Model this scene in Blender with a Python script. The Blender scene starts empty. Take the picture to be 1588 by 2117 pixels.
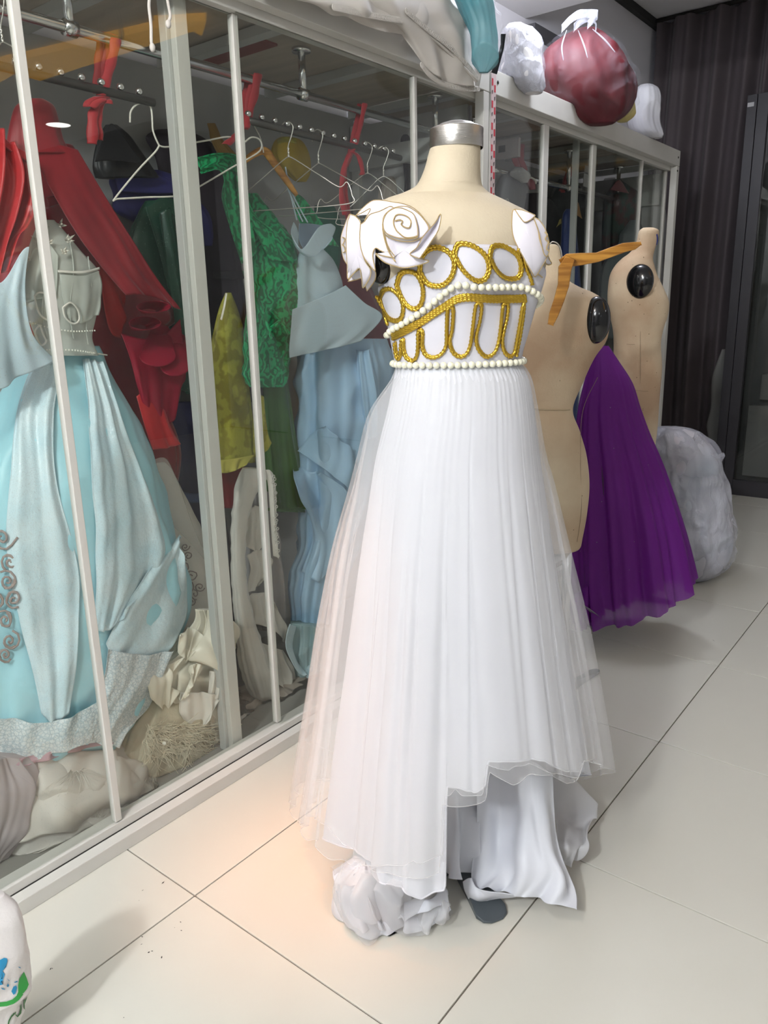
import bpy, bmesh, math, random
from mathutils import Vector, Matrix, noise
from mathutils.bvhtree import BVHTree
random.seed(7)
sc = bpy.context.scene
C = sc.collection
PI = math.pi; S = math.sin; K = math.cos

# ---------------------------------------------------------------- camera
W, HT, F = 1588, 2117, 1592.0
PX, PY = 794.0, 1058.5
CAMH = 1.23
def _n(v): return Vector(v).normalized()
# axes of the room as seen in the photograph (vanishing points), camera frame
_a = _n((2090 - PX, -(605 - PY), -F)); _b = _n((-1300 - PX, -(695 - PY), -F)); _d = _n((930 - PX, -(7100 - PY), -F))
_Z = -_d
_X = (-_b - _Z * (-_b).dot(_Z)).normalized()
_X2 = _a.cross(_Z).normalized()
_X = (_X + _X2).normalized()
_X = (_X - _Z * _X.dot(_Z)).normalized()
_Y = _Z.cross(_X)
R = Matrix((_X, _Y, _Z))           # rows: world axes in the camera frame -> camera to world
CAM = Vector((0, 0, CAMH))
cam_data = bpy.data.cameras.new('camera')
cam_data.sensor_fit = 'AUTO'; cam_data.sensor_width = 36.0; cam_data.lens = F / HT * 36.0
cam_data.clip_start = 0.02; cam_data.clip_end = 60
cam = bpy.data.objects.new('camera', cam_data); C.objects.link(cam)
cam.matrix_world = Matrix.Translation(CAM) @ R.to_4x4()
sc.camera = cam
# ---------------------------------------------------------------- world, exposure
sc.view_settings.view_transform = 'Standard'; sc.view_settings.look = 'None'
sc.view_settings.gamma = 1; sc.view_settings.use_curve_mapping = False
sc.view_settings.exposure = 0.18
w = bpy.data.worlds.new('world'); sc.world = w; w.use_nodes = True
w.node_tree.nodes['Background'].inputs[0].default_value = (0.8, 0.85, 1, 1)
w.node_tree.nodes['Background'].inputs[1].default_value = 0.15
sc.cycles.transparent_max_bounces = 40
sc.cycles.max_bounces = 8
sc.cycles.use_denoising = True
# ---------------------------------------------------------------- lights (each sits under its lamp, built below)
def area(name, loc, size, power, col, spread=PI, target=None):
    d = bpy.data.lights.new(name, 'AREA'); d.shape = 'DISK'; d.size = size; d.energy = power; d.color = col; d.spread = spread
    o = bpy.data.objects.new(name, d); C.objects.link(o); o.location = loc
    if target is not None:
        o.rotation_euler = (Vector(target) - Vector(loc)).to_track_quat('-Z', 'Y').to_euler()
    return o
CZ = 2.60                                                  # the low ceiling
LAMPS = [((-0.30, -1.50), 200, (0.94, 0.975, 1.0), 'globe'), ((2.634, 3.432), 10, (0.95, 0.97, 1.0), 'disc'), ((-0.75, -0.15), 34, (1.0, 0.91, 0.82), 'globe'),  # the warm white globe here is added to brighten the cabinet gowns
         ((-1.35, 2.75), 27, (0.86, 0.90, 1.0), 'globe'), ((1.7, -0.6), 6, (0.95, 0.97, 1.0), 'globe')]  # the last globe is an added, unseen fill lamp
for (x, y), p, c, kind in LAMPS:
    if kind == 'disc': area('downlight_light', (x, y, CZ - 0.03), 0.16, p, c, math.radians(150))
    else:
        d = bpy.data.lights.new('globe_light', 'POINT'); d.energy = p; d.color = c; d.shadow_soft_size = 0.085
        o = bpy.data.objects.new('globe_light', d); C.objects.link(o); o.location = (x, y, CZ - 0.17)
area('warm_light', (-1.22, 0.45, CZ - 0.05), 0.10, 0.75, (1.0, 0.42, 0.18), math.radians(22), (-1.08, 1.12, 0))

# ---------------------------------------------------------------- pixel -> place helpers
def ray(p): return (R @ Vector((p[0] - PX, -(p[1] - PY), -F))).normalized()
_f = R @ Vector((0, 0, -1)); FW = Vector((_f.x, _f.y, 0)).normalized()     # horizontal view direction
RT = Vector((FW.y, -FW.x, 0))                                            # right
def at(px, py, D):
    r = ray((px, py)); return CAM + r * (D / r.dot(FW))
def onx(px, py, x):
    r = ray((px, py)); return CAM + r * (x / r.x)
def ony(px, py, y):
    r = ray((px, py)); return CAM + r * (y / r.y)
def onz(px, py, z=0):
    r = ray((px, py)); return CAM + r * ((z - CAMH) / r.z)

# ---------------------------------------------------------------- materials
def s2l(c):
    return tuple((x / 12.92 if x <= 0.04045 else ((x + 0.055) / 1.055) ** 2.4) for x in c)
def hexc(h):
    h = h.lstrip('#'); return s2l([int(h[i:i + 2], 16) / 255 for i in (0, 2, 4)])
MATS = {}
def mat(name, col, rough=0.6, metal=0.0, spec=0.5, sheen=0.0, bump=0.0, bscale=60, col2=None, nscale=8, nw=0.5, coat=0.0,
        glit=None, emis=None, alpha=1.0, transl=0.0, stretch=None, weave=0.0, trans=0.0, noisetype='noise'):
    if name in MATS: return MATS[name]
    m = bpy.data.materials.new(name); m.use_nodes = True; nt = m.node_tree; N = nt.nodes; L = nt.links
    b = N['Principled BSDF']; out = N['Material Output']
    col = hexc(col) if isinstance(col, str) else col
    b.inputs['Roughness'].default_value = rough; b.inputs['Metallic'].default_value = metal
    b.inputs['Specular IOR Level'].default_value = spec
    if sheen: b.inputs['Sheen Weight'].default_value = sheen; b.inputs['Sheen Roughness'].default_value = 0.4
    if coat: b.inputs['Coat Weight'].default_value = coat; b.inputs['Coat Roughness'].default_value = 0.1
    tc = N.new('ShaderNodeTexCoord'); mp = N.new('ShaderNodeMapping'); L.new(tc.outputs['Object'], mp.inputs[0])
    if stretch: mp.inputs['Scale'].default_value = stretch
    base = None
    if col2 is not None:
        col2 = hexc(col2) if isinstance(col2, str) else col2
        if noisetype == 'noise':
            nz = N.new('ShaderNodeTexNoise'); nz.inputs['Scale'].default_value = nscale; nz.inputs['Detail'].default_value = 6
            fac = nz.outputs[0]
        elif noisetype == 'wave':
            nz = N.new('ShaderNodeTexWave'); nz.inputs['Scale'].default_value = nscale; nz.inputs['Distortion'].default_value = 9
            nz.inputs['Detail'].default_value = 3; fac = nz.outputs[1]
        else:
            nz = N.new('ShaderNodeTexVoronoi'); nz.feature = 'DISTANCE_TO_EDGE'; nz.inputs['Scale'].default_value = nscale; fac = nz.outputs[0]
        L.new(mp.outputs[0], nz.inputs['Vector'])
        rp = N.new('ShaderNodeValToRGB'); rp.color_ramp.elements[0].position = 0.5 - nw / 2; rp.color_ramp.elements[1].position = 0.5 + nw / 2
        if noisetype == 'voronoi': rp.color_ramp.elements[0].position = 0.0; rp.color_ramp.elements[1].position = nw
        rp.color_ramp.elements[0].color = (*col2, 1); rp.color_ramp.elements[1].color = (*col, 1)
        L.new(fac, rp.inputs[0]); base = rp.outputs[0]
    if glit:                                            # (scale, radius, colour): sequins / glitter specks
        g = N.new('ShaderNodeTexVoronoi'); g.inputs['Scale'].default_value = glit[0]; L.new(tc.outputs['Object'], g.inputs['Vector'])
        lt = N.new('ShaderNodeMath'); lt.operation = 'LESS_THAN'; lt.inputs[1].default_value = glit[1]; L.new(g.outputs['Distance'], lt.inputs[0])
        sep = N.new('ShaderNodeSeparateColor'); L.new(g.outputs['Color'], sep.inputs[0])
        gt = N.new('ShaderNodeMath'); gt.operation = 'GREATER_THAN'; gt.inputs[1].default_value = glit[3] if len(glit) > 3 else 0.5
        L.new(sep.outputs[0], gt.inputs[0])
        mu = N.new('ShaderNodeMath'); mu.operation = 'MULTIPLY'; L.new(lt.outputs[0], mu.inputs[0]); L.new(gt.outputs[0], mu.inputs[1])
        mx = N.new('ShaderNodeMix'); mx.data_type = 'RGBA'; L.new(mu.outputs[0], mx.inputs[0])
        if base: L.new(base, mx.inputs[6])
        else: mx.inputs[6].default_value = (*col, 1)
        mx.inputs[7].default_value = (*hexc(glit[2]), 1); base = mx.outputs[2]
        mr = N.new('ShaderNodeMath'); mr.operation = 'MULTIPLY_ADD'; L.new(mu.outputs[0], mr.inputs[0]); mr.inputs[1].default_value = 0.25 - rough; mr.inputs[2].default_value = rough
        L.new(mr.outputs[0], b.inputs['Roughness'])
        mm = N.new('ShaderNodeMath'); mm.operation = 'MULTIPLY'; L.new(mu.outputs[0], mm.inputs[0]); mm.inputs[1].default_value = 0.6
        L.new(mm.outputs[0], b.inputs['Metallic'])
    if base: L.new(base, b.inputs['Base Color'])
    else: b.inputs['Base Color'].default_value = (*col, 1)
    if bump:
        bz = N.new('ShaderNodeTexNoise'); bz.inputs['Scale'].default_value = bscale; bz.inputs['Detail'].default_value = 4
        L.new(mp.outputs[0], bz.inputs['Vector'])
        bp = N.new('ShaderNodeBump'); bp.inputs['Strength'].default_value = bump; bp.inputs['Distance'].default_value = 0.01
        L.new(bz.outputs[0], bp.inputs['Height']); L.new(bp.outputs[0], b.inputs['Normal'])
    if emis: b.inputs['Emission Color'].default_value = (*emis[0], 1); b.inputs['Emission Strength'].default_value = emis[1]
    last = b.outputs[0]
    if transl:
        t = N.new('ShaderNodeBsdfTranslucent'); t.inputs[0].default_value = (*col, 1)
        ms = N.new('ShaderNodeMixShader'); ms.inputs[0].default_value = transl; L.new(last, ms.inputs[1]); L.new(t.outputs[0], ms.inputs[2]); last = ms.outputs[0]
    if alpha < 1:
        t = N.new('ShaderNodeBsdfTransparent'); ms = N.new('ShaderNodeMixShader'); ms.inputs[0].default_value = alpha
        L.new(t.outputs[0], ms.inputs[1]); L.new(last, ms.inputs[2]); last = ms.outputs[0]
    L.new(last, out.inputs[0])
    MATS[name] = m; return m
def glass_mat(name, tint=(0.93, 0.96, 0.94), rough=0.0, haze=0.0):
    if name in MATS: return MATS[name]
    m = bpy.data.materials.new(name); m.use_nodes = True; nt = m.node_tree; N = nt.nodes; L = nt.links; N.remove(N['Principled BSDF'])
    t = N.new('ShaderNodeBsdfTransparent'); t.inputs[0].default_value = (*tint, 1)
    g = N.new('ShaderNodeBsdfGlossy'); g.inputs['Roughness'].default_value = rough
    fr = N.new('ShaderNodeFresnel'); ge = N.new('ShaderNodeNewGeometry'); io = N.new('ShaderNodeMath'); io.operation = 'MULTIPLY_ADD'
    io.inputs[1].default_value = 1 / 1.5 - 1.5; io.inputs[2].default_value = 1.5     # leaving the pane: same reflectance as entering it
    L.new(ge.outputs['Backfacing'], io.inputs[0]); L.new(io.outputs[0], fr.inputs[0])
    ms = N.new('ShaderNodeMixShader'); L.new(fr.outputs[0], ms.inputs[0]); L.new(t.outputs[0], ms.inputs[1]); L.new(g.outputs[0], ms.inputs[2])
    last = ms.outputs[0]
    if haze:
        d = N.new('ShaderNodeBsdfDiffuse'); d.inputs[0].default_value = (0.8, 0.8, 0.8, 1); m2 = N.new('ShaderNodeMixShader'); m2.inputs[0].default_value = haze
        L.new(last, m2.inputs[1]); L.new(d.outputs[0], m2.inputs[2]); last = m2.outputs[0]
    L.new(last, N['Material Output'].inputs[0]); MATS[name] = m; return m
def film_mat(name, col='#e8e8ee', a=0.3, rough=0.2):    # thin plastic film: clear, glossy, a little milky
    if name in MATS: return MATS[name]
    m = bpy.data.materials.new(name); m.use_nodes = True; nt = m.node_tree; N = nt.nodes; L = nt.links; b = N['Principled BSDF']
    b.inputs['Base Color'].default_value = (*hexc(col), 1); b.inputs['Roughness'].default_value = rough; b.inputs['Specular IOR Level'].default_value = 0.6
    t = N.new('ShaderNodeBsdfTransparent'); ms = N.new('ShaderNodeMixShader'); ms.inputs[0].default_value = a
    n2 = N.new('ShaderNodeTexNoise'); n2.inputs['Scale'].default_value = 9; n2.inputs['Detail'].default_value = 5; n2.inputs['Distortion'].default_value = 2.5; bp = N.new('ShaderNodeBump'); bp.inputs['Strength'].default_value = 0.6; bp.inputs['Distance'].default_value = 0.02; L.new(n2.outputs[0], bp.inputs['Height']); L.new(bp.outputs[0], b.inputs['Normal'])
    nz = N.new('ShaderNodeTexNoise'); nz.inputs['Scale'].default_value = 5; nz.inputs['Detail'].default_value = 2
    mr = N.new('ShaderNodeMapRange'); mr.inputs[1].default_value = 0.4; mr.inputs[2].default_value = 0.7; mr.inputs[3].default_value = a * 0.5; mr.inputs[4].default_value = min(1, a * 2)
    tc = N.new('ShaderNodeTexCoord'); L.new(tc.outputs['Object'], nz.inputs['Vector']); L.new(nz.outputs[0], mr.inputs[0]); L.new(mr.outputs[0], ms.inputs[0])
    L.new(t.outputs[0], ms.inputs[1]); L.new(b.outputs[0], ms.inputs[2]); L.new(ms.outputs[0], N['Material Output'].inputs[0]); MATS[name] = m; return m

# ---------------------------------------------------------------- mesh helpers
def obj(name, verts, faces, m, parent=None, smooth=True, weld=False):
    me = bpy.data.meshes.new(name); me.from_pydata([tuple(v) for v in verts], [], faces); me.update()
    if smooth: me.polygons.foreach_set('use_smooth', [True] * len(me.polygons))
    if m: me.materials.append(m)
    o = bpy.data.objects.new(name, me); C.objects.link(o)
    if parent: attach(o, parent)
    return o
def attach(o, parent):
    o.parent = parent
    if parent.type == 'EMPTY': o.matrix_parent_inverse = Matrix.Translation(-Vector(parent.location))
def thing(name, label, cat, loc=(0, 0, 0), group=None):
    o = bpy.data.objects.new(name, None); C.objects.link(o); o.location = loc; o.empty_display_size = 0.05
    o['label'] = label; o['category'] = cat
    if group: o['group'] = group
    return o
def tag(o, label, cat, group=None):
    o['label'] = label; o['category'] = cat
    if group: o['group'] = group
    return o
def struct(o): o['kind'] = 'structure'; return o
def part_of(o, parent): attach(o, parent); return o
class MB:
    def __init__(s): s.v = []; s.f = []
    def add(s, v, f):
        n = len(s.v); s.v += [Vector(a) for a in v]; s.f += [tuple(i + n for i in q) for q in f]; return s
    def box(s, a, b, M=None):
        (x0, y0, z0), (x1, y1, z1) = a, b
        v = [(x, y, z) for z in (z0, z1) for y in (y0, y1) for x in (x0, x1)]
        if M: v = [M @ Vector(q) for q in v]
        return s.add(v, [(0, 2, 3, 1), (4, 5, 7, 6), (0, 1, 5, 4), (2, 6, 7, 3), (0, 4, 6, 2), (1, 3, 7, 5)])
    def build(s, name, m, parent=None, smooth=False): return obj(name, s.v, s.f, m, parent, smooth)
def bevel(o, w=0.002, seg=2):
    md = o.modifiers.new('bevel', 'BEVEL'); md.width = w; md.segments = seg; md.limit_method = 'ANGLE'; md.angle_limit = math.radians(40); return o
def box(name, a, b, m, parent=None, bev=0.0):
    o = MB().box(a, b).build(name, m, parent)
    if bev: bevel(o, bev)
    return o
def cr(P, t):                                            # Catmull-Rom through a list (numbers, tuples or Vectors)
    n = len(P) - 1; t = min(max(t, 0), n - 1e-6); i = int(t); u = t - i
    p0, p1, p2, p3 = P[max(i - 1, 0)], P[i], P[i + 1], P[min(i + 2, n)]
    def g(a, b, c, d): return 0.5 * ((2 * b) + (c - a) * u + (2 * a - 5 * b + 4 * c - d) * u * u + (3 * b - a - 3 * c + d) * u ** 3)
    if isinstance(p0, (int, float)): return g(p0, p1, p2, p3)
    r = [g(*q) for q in zip(p0, p1, p2, p3)]
    return Vector(r) if isinstance(p0, Vector) else tuple(r)
def resample(P, n, closed=False):
    P = [Vector(p) for p in P]
    if closed: P = P + [P[0]]
    return [cr(P, i * (len(P) - 1) / n) for i in range(n + (0 if closed else 1))]
def tube(pts, r, sides=8, closed=False, twist=0.0, lobes=0, lob=0.15, caps=True, flat=None):
    P = [Vector(p) for p in pts]; n = len(P); v = []; f = []
    up = Vector((0.13, 0.21, 0.97)); acc = 0; prev = None
    for i in range(n):
        a = P[(i - 1) % n] if (closed or i > 0) else P[i]; b = P[(i + 1) % n] if (closed or i < n - 1) else P[i]
        t = (b - a)
        t = t.normalized() if t.length > 1e-9 else Vector((0, 0, 1))
        if prev is None:
            s = t.cross(up) if abs(t.dot(up)) < 0.95 else t.cross(Vector((1, 0, 0)))
        else: s = prev - t * prev.dot(t)
        if s.length < 1e-6: s = t.cross(Vector((1, 0.3, 0)))
        s = s.normalized(); prev = s; q = t.cross(s)
        if i: acc += (P[i] - P[i - 1]).length
        rr = r[i] if isinstance(r, (list, tuple)) else r
        for k in range(sides):
            th = 2 * PI * k / sides; m = 1 + (lob * K(lobes * th - twist * acc) if lobes else 0)
            v.append(P[i] + s * (K(th) * rr * m) + q * (S(th) * rr * m * (flat or 1)))
    for i in range(n if closed else n - 1):
        j = (i + 1) % n
        for k in range(sides): f.append((i * sides + k, i * sides + (k + 1) % sides, j * sides + (k + 1) % sides, j * sides + k))
    if not closed and caps: f.append(tuple(range(sides))[::-1]); f.append(tuple((n - 1) * sides + k for k in range(sides)))
    return v, f
def tubeobj(name, pts, r, m, parent=None, n=None, **kw):
    if n: pts = resample(pts, n, kw.get('closed', False))
    v, f = tube(pts, r, **kw); return obj(name, v, f, m, parent)
def sheet(name, rows, m, parent=None, nu=40, nv=40, fold=0.0, freq=6, th=0.0015, rnd=0.0, rsc=6, seed=0, grow=True, zmin=0.004):
    """cloth through control rows (each the same number of points), with folds and real thickness"""
    rows = [[Vector(p) for p in r] for r in rows]; G = []
    for j in range(nv + 1):
        tv = j / nv * (len(rows) - 1); line = [cr([r[k] for r in rows], tv) for k in range(len(rows[0]))]
        G.append([cr(line, i / nu * (len(line) - 1)) for i in range(nu + 1)])
    out = []; back = []
    for j in range(nv + 1):
        for i in range(nu + 1):
            du = G[j][min(i + 1, nu)] - G[j][max(i - 1, 0)]; dv = G[min(j + 1, nv)][i] - G[max(j - 1, 0)][i]
            nn = du.cross(dv); nn = nn.normalized() if nn.length > 1e-12 else Vector((1, 0, 0))
            u, v_ = i / nu, j / nv; g = (v_ if grow else 1.0)
            d = fold * g * (S(2 * PI * freq * u + seed + 1.5 * S(3 * v_ + seed)) + 0.5 * S(2 * PI * freq * 1.73 * u + 2 * seed + v_ * 2)) if fold else 0
            p = G[j][i] + nn * d
            if rnd: p = p + nn * rnd * noise.noise(p * rsc + Vector((seed, 0, 0))) * 2
            p.z = max(p.z, zmin); q = p - nn * th; q.z = max(q.z, 0.002)
            out.append(p); back.append(q)
    v = out + back; o = len(out); w_ = nu + 1; f = []
    for j in range(nv):
        for i in range(nu):
            a, b, c, d = j * w_ + i, j * w_ + i + 1, (j + 1) * w_ + i + 1, (j + 1) * w_ + i
            f.append((a, b, c, d)); f.append((o + d, o + c, o + b, o + a))
    bd = [i for i in range(w_)] + [j * w_ + nu for j in range(1, nv + 1)] + [nv * w_ + i for i in range(nu - 1, -1, -1)] + [j * w_ for j in range(nv - 1, 0, -1)]
    for i in range(len(bd)):
        a, b = bd[i], bd[(i + 1) % len(bd)]; f.append((b, a, o + a, o + b))
    return obj(name, v, f, m, parent)
def loft(name, rows, m, parent=None, x=None, D=None, ratio=0.5, bmax=0.2, nt=64, nz=None, fold=0.0, nf=9, seed=0, f0=0.0, f1=1.0,
         cap0=True, cap1=True, rnd=0.0, rsc=5, xmax=None, xmin=None, zmin=0.003, th0=0, th1=2 * PI, bump=None, hem=None, wrinkle=0.0, wsc=12, twist=0.0, smooth_rows=True):
    """round body through silhouettes. rows: (y, xl, xr) or (yl, xl, yr, xr) in photo pixels, standing at wall distance x or depth D"""
    rows = [(r[0], r[1], r[0], r[2]) if len(r) == 3 else r for r in rows]
    nz = nz or max(24, 6 * len(rows)); ring = []
    for j in range(nz + 1):
        t = j / nz; yl, xl, yr, xr = cr([tuple(map(float, r)) for r in rows], t * (len(rows) - 1)) if smooth_rows else cr([tuple(map(float, r)) for r in rows], t * (len(rows) - 1))
        DD = D if not callable(D) else D(t); XX = x if not callable(x) else x(t)
        if XX is not None:
            L_, R_ = onx(xl, yl, XX), onx(xr, yr, XX); wdir = Vector((1, 0, 0))
        else:
            L_, R_ = at(xl, yl, DD), at(xr, yr, DD); wdir = FW
        c = (L_ + R_) / 2; a = (R_ - L_) / 2; al = a.length
        bm = bmax(t) if callable(bmax) else bmax; rt = ratio(t) if callable(ratio) else ratio
        b = min(rt * al, bm)
        if XX is not None:
            vd = Vector((c.x, c.y, 0)).normalized(); ca = abs(vd.x); sa = abs(vd.y); s_ = al * ca
            b = min(b, 0.85 * s_ / max(sa, 0.1)); a = a * math.sqrt(max(0.1, 1 - (b * sa / s_) ** 2))
        for i in range(nt):
            th = th0 + (th1 - th0) * i / (nt if th1 - th0 > 6.28 else nt - 1)
            k = 1.0
            if fold:
                g = f0 + (f1 - f0) * t; ph = seed + twist * t
                k += fold * g * (S(nf * th + ph) * 0.5 + 0.3 * S(nf * 1.7 * th + 2.1 * seed + 1.3 + 2 * t) + 0.2 * S(nf * 2.9 * th + seed * 3) - 0.5)
            p = c + a * (K(th) * k) + wdir * (S(th) * b * k)
            if bump: p = bump(p, th, t, c)
            if rnd: p = p + (p - c).normalized() * rnd * 2 * noise.noise(p * rsc + Vector((seed, seed, 0)))
            if wrinkle: p = p + (p - c).normalized() * wrinkle * (0.5 - abs(noise.noise(p * wsc + Vector((seed * 3, 0, 0)))) * 2)
            if xmax is not None: p.x = min(p.x, xmax)
            if xmin is not None: p.x = max(p.x, xmin)
            p.z = max(p.z, zmin); ring.append(p)
    v = ring; f = []; full = th1 - th0 > 6.28
    for j in range(nz):
        for i in range(nt if full else nt - 1):
            k = (i + 1) % nt; f.append((j * nt + i, j * nt + k, (j + 1) * nt + k, (j + 1) * nt + i))
    if cap0 and full: v = v + [sum((ring[i] for i in range(nt)), Vector()) / nt]; n = len(v) - 1; f += [(n, (i + 1) % nt, i) for i in range(nt)]
    if cap1 and full:
        o = nz * nt; v = v + [sum((ring[o + i] for i in range(nt)), Vector()) / nt]; n = len(v) - 1; f += [(n, o + i, o + (i + 1) % nt) for i in range(nt)]
    return obj(name, v, f, m, parent)
def prism(pts, n, th):                                   # closed outline -> slab with real thickness along n
    P = [Vector(p) for p in pts]; n = Vector(n).normalized() * th; k = len(P)
    v = P + [p + n for p in P]; f = [tuple(range(k))[::-1], tuple(range(k, 2 * k))] + [(i, (i + 1) % k, (i + 1) % k + k, i + k) for i in range(k)]
    return v, f
def prismobj(name, pts, n, th, m, parent=None, bev=0.0):
    v, f = prism(pts, n, th); o = obj(name, v, f, m, parent, smooth=False)
    if bev: bevel(o, bev)
    return o
def uvsphere(c, r, seg=12, rings=8, sc=(1, 1, 1)):
    v = []; f = []; c = Vector(c)
    for j in range(1, rings):
        for i in range(seg):
            a = PI * j / rings; t = 2 * PI * i / seg; v.append(c + Vector((S(a) * K(t) * r * sc[0], S(a) * S(t) * r * sc[1], K(a) * r * sc[2])))
    for j in range(rings - 2):
        for i in range(seg): f.append((j * seg + i, (j + 1) * seg + i, (j + 1) * seg + (i + 1) % seg, j * seg + (i + 1) % seg))
    v += [c + Vector((0, 0, r * sc[2])), c - Vector((0, 0, r * sc[2]))]; n = len(v)
    for i in range(seg): f.append((n - 2, i, (i + 1) % seg)); o = (rings - 2) * seg; f.append((n - 1, o + (i + 1) % seg, o + i))
    return v, f
def cyl(name, c0, c1, r, m, parent=None, seg=24, r2=None):
    return tubeobj(name, [c0, c1], [r, r if r2 is None else r2], m, parent, sides=seg)

# ================================================================ materials used
m_tile = mat('tile_ceramic', (0.66, 0.65, 0.58), rough=0.30, spec=0.5, col2=(0.62, 0.60, 0.53), nscale=1.2, nw=0.6)
m_grout = mat('grout', (0.13, 0.11, 0.09), rough=0.9)
m_wall = mat('wall_paint', (0.84, 0.83, 0.88), rough=0.85, bump=0.05, bscale=90)
m_ceil = mat('ceiling_paint', (0.80, 0.80, 0.82), rough=0.9)
m_alu = mat('white_powder_coat', (0.66, 0.65, 0.61), rough=0.42, spec=0.5, col2=(0.60, 0.59, 0.55), nscale=5)
m_alud = mat('grey_powder_coat', (0.50, 0.51, 0.49), rough=0.5)
m_dark = mat('dark_seam', (0.03, 0.028, 0.026), rough=0.8)
m_glass = glass_mat('cabinet_glass', (0.97, 0.985, 0.97), haze=0.0)
m_wire = mat('hanger_wire', (0.62, 0.60, 0.55), rough=0.3, metal=0.8)
m_wirew = mat('white_coated_wire', (0.75, 0.73, 0.66), rough=0.35)
m_chrome = mat('chrome', (0.72, 0.72, 0.72), rough=0.18, metal=1.0)
m_steel = mat('brushed_steel', (0.62, 0.59, 0.55), rough=0.28, metal=1.0, bump=0.15, bscale=30, stretch=(1, 1, 30))
m_black = mat('black_plastic', (0.004, 0.004, 0.005), rough=0.12, spec=0.6)
m_ribbon = mat('red_ribbon', (0.46, 0.03, 0.04), rough=0.5, sheen=0.4, transl=0.25)
m_wood = mat('varnished_wood', (0.60, 0.30, 0.055), rough=0.32, col2=(0.34, 0.14, 0.02), nscale=4, nw=0.25, stretch=(1.5, 1.5, 22), noisetype='noise')

# ================================================================ room shell
XW = -2.07                                                # wall behind the cabinets
floor = struct(box('floor', (-2.2, -2.6, -0.06), (3.6, 5.7, -0.004), m_grout))
tm = None; gap = 0.0016
for ix in range(-2, 7):
    for iy in range(-3, 8):
        x0 = -0.617 + ix * 0.6; y0 = 1.443 + (iy - 1) * 0.6
        if x0 < -1.9 or x0 + 0.6 > 3.7 or y0 < -1.6 or y0 > 5.6: continue
        if tm is None:
            t0 = box('tile', (gap, gap, -0.006), (0.6 - gap, 0.6 - gap, 0.0), m_tile); bevel(t0, 0.001, 2); tm = t0.data; t = t0
        else:
            t = t0.copy(); C.objects.link(t)
        t.location = (x0, y0, 0); t.parent = floor
wl = struct(box('wall_left', (XW - 0.1, -2.6, 0), (XW, 5.7, 3.3), m_wall))
struct(box('wall_back', (XW - 0.1, 5.7, 0), (3.7, 5.8, 3.3), m_wall))
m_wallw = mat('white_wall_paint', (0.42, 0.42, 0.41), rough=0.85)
struct(box('wall_right', (3.6, -2.6, 0), (3.7, 5.8, 3.3), m_wallw))
struct(box('wall_front', (XW - 0.1, -2.7, 0), (3.7, -2.6, 3.3), m_wallw))
ceil = struct(box('ceiling', (XW - 0.1, -2.7, CZ), (3.7, 3.83, 3.25), m_ceil))
struct(box('ceiling', (XW - 0.1, 3.83, 3.0), (3.7, 5.8, 3.25), m_ceil)).name = 'ceiling_high'
struct(box('trim_1', (XW + 0.001, 3.84, 2.955), (XW + 0.035, 5.7, 2.999), mat('dark_trim', (0.02, 0.02, 0.02), rough=0.6)))
struct(box('trim_2', (XW + 0.001, 3.84, 2.53), (XW + 0.05, 4.35, 2.575), mat('grey_trim', (0.10, 0.10, 0.11), rough=0.6)))
m_lens = mat('lamp_lens', (1, 1, 1), emis=((1.0, 0.98, 0.95), 14))
def downlight(x, y, lab):
    t = thing('downlight', lab, 'ceiling lamp', (x, y, CZ))
    v, f = tube([(x + 0.092 * K(a * PI / 16), y + 0.092 * S(a * PI / 16), CZ - 0.004) for a in range(32)], 0.008, 6, closed=True)
    obj('trim_ring', v, f, m_alu, t)
    cyl('lamp_lens', (x, y, CZ - 0.001), (x, y, CZ - 0.008), 0.083, m_lens, t, 32)
m_opal = mat('opal_glass', (0.9, 0.9, 0.9), rough=0.3, emis=((1.0, 0.98, 0.95), 3.0))
def globe_lamp(x, y, lab):
    t = thing('globe_lamp', lab, 'ceiling lamp', (x, y, CZ))
    cyl('ceiling_rose', (x, y, CZ - 0.001), (x, y, CZ - 0.025), 0.05, m_alu, t, 24); cyl('neck', (x, y, CZ - 0.026), (x, y, CZ - 0.06), 0.018, m_alu, t, 16)
    v, f = uvsphere((x, y, CZ - 0.17), 0.11, 24, 16); o = obj('glass_globe', v, f, glass_mat('clear_globe', (1, 1, 1)), t)
    v, f = uvsphere((x, y, CZ - 0.17), 0.03, 16, 10); obj('bulb', v, f, m_opal, o)
LL = ['clear glass ceiling globe just behind the viewer, lighting the white gown', 'round ceiling downlight far across the room, mirrored in the glass', 'clear glass ceiling globe added to brighten the ice blue gown in the glass cabinet', 'clear glass ceiling globe above the bags on the cabinet tops', 'clear glass ceiling globe added out of view as fill light, behind the viewer']
for ((x, y), p, c, kind), lab in zip(LAMPS, LL): (downlight if kind == 'disc' else globe_lamp)(x, y, lab)
t = thing('warm_spotlight', 'small warm spotlight in the ceiling near the glass cabinet', 'ceiling lamp', (-1.22, 0.45, CZ))
v, f = tube([(-1.22 + 0.06 * K(a * PI / 12), 0.45 + 0.06 * S(a * PI / 12), CZ - 0.004) for a in range(24)], 0.007, 6, closed=True)
obj('trim_ring', v, f, m_alu, t)
cyl('lamp_lens', (-1.22, 0.45, CZ - 0.001), (-1.22, 0.45, CZ - 0.006), 0.054, mat('warm_lens', (1, 0.8, 0.6), emis=((1, 0.6, 0.3), 8)), t)
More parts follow.
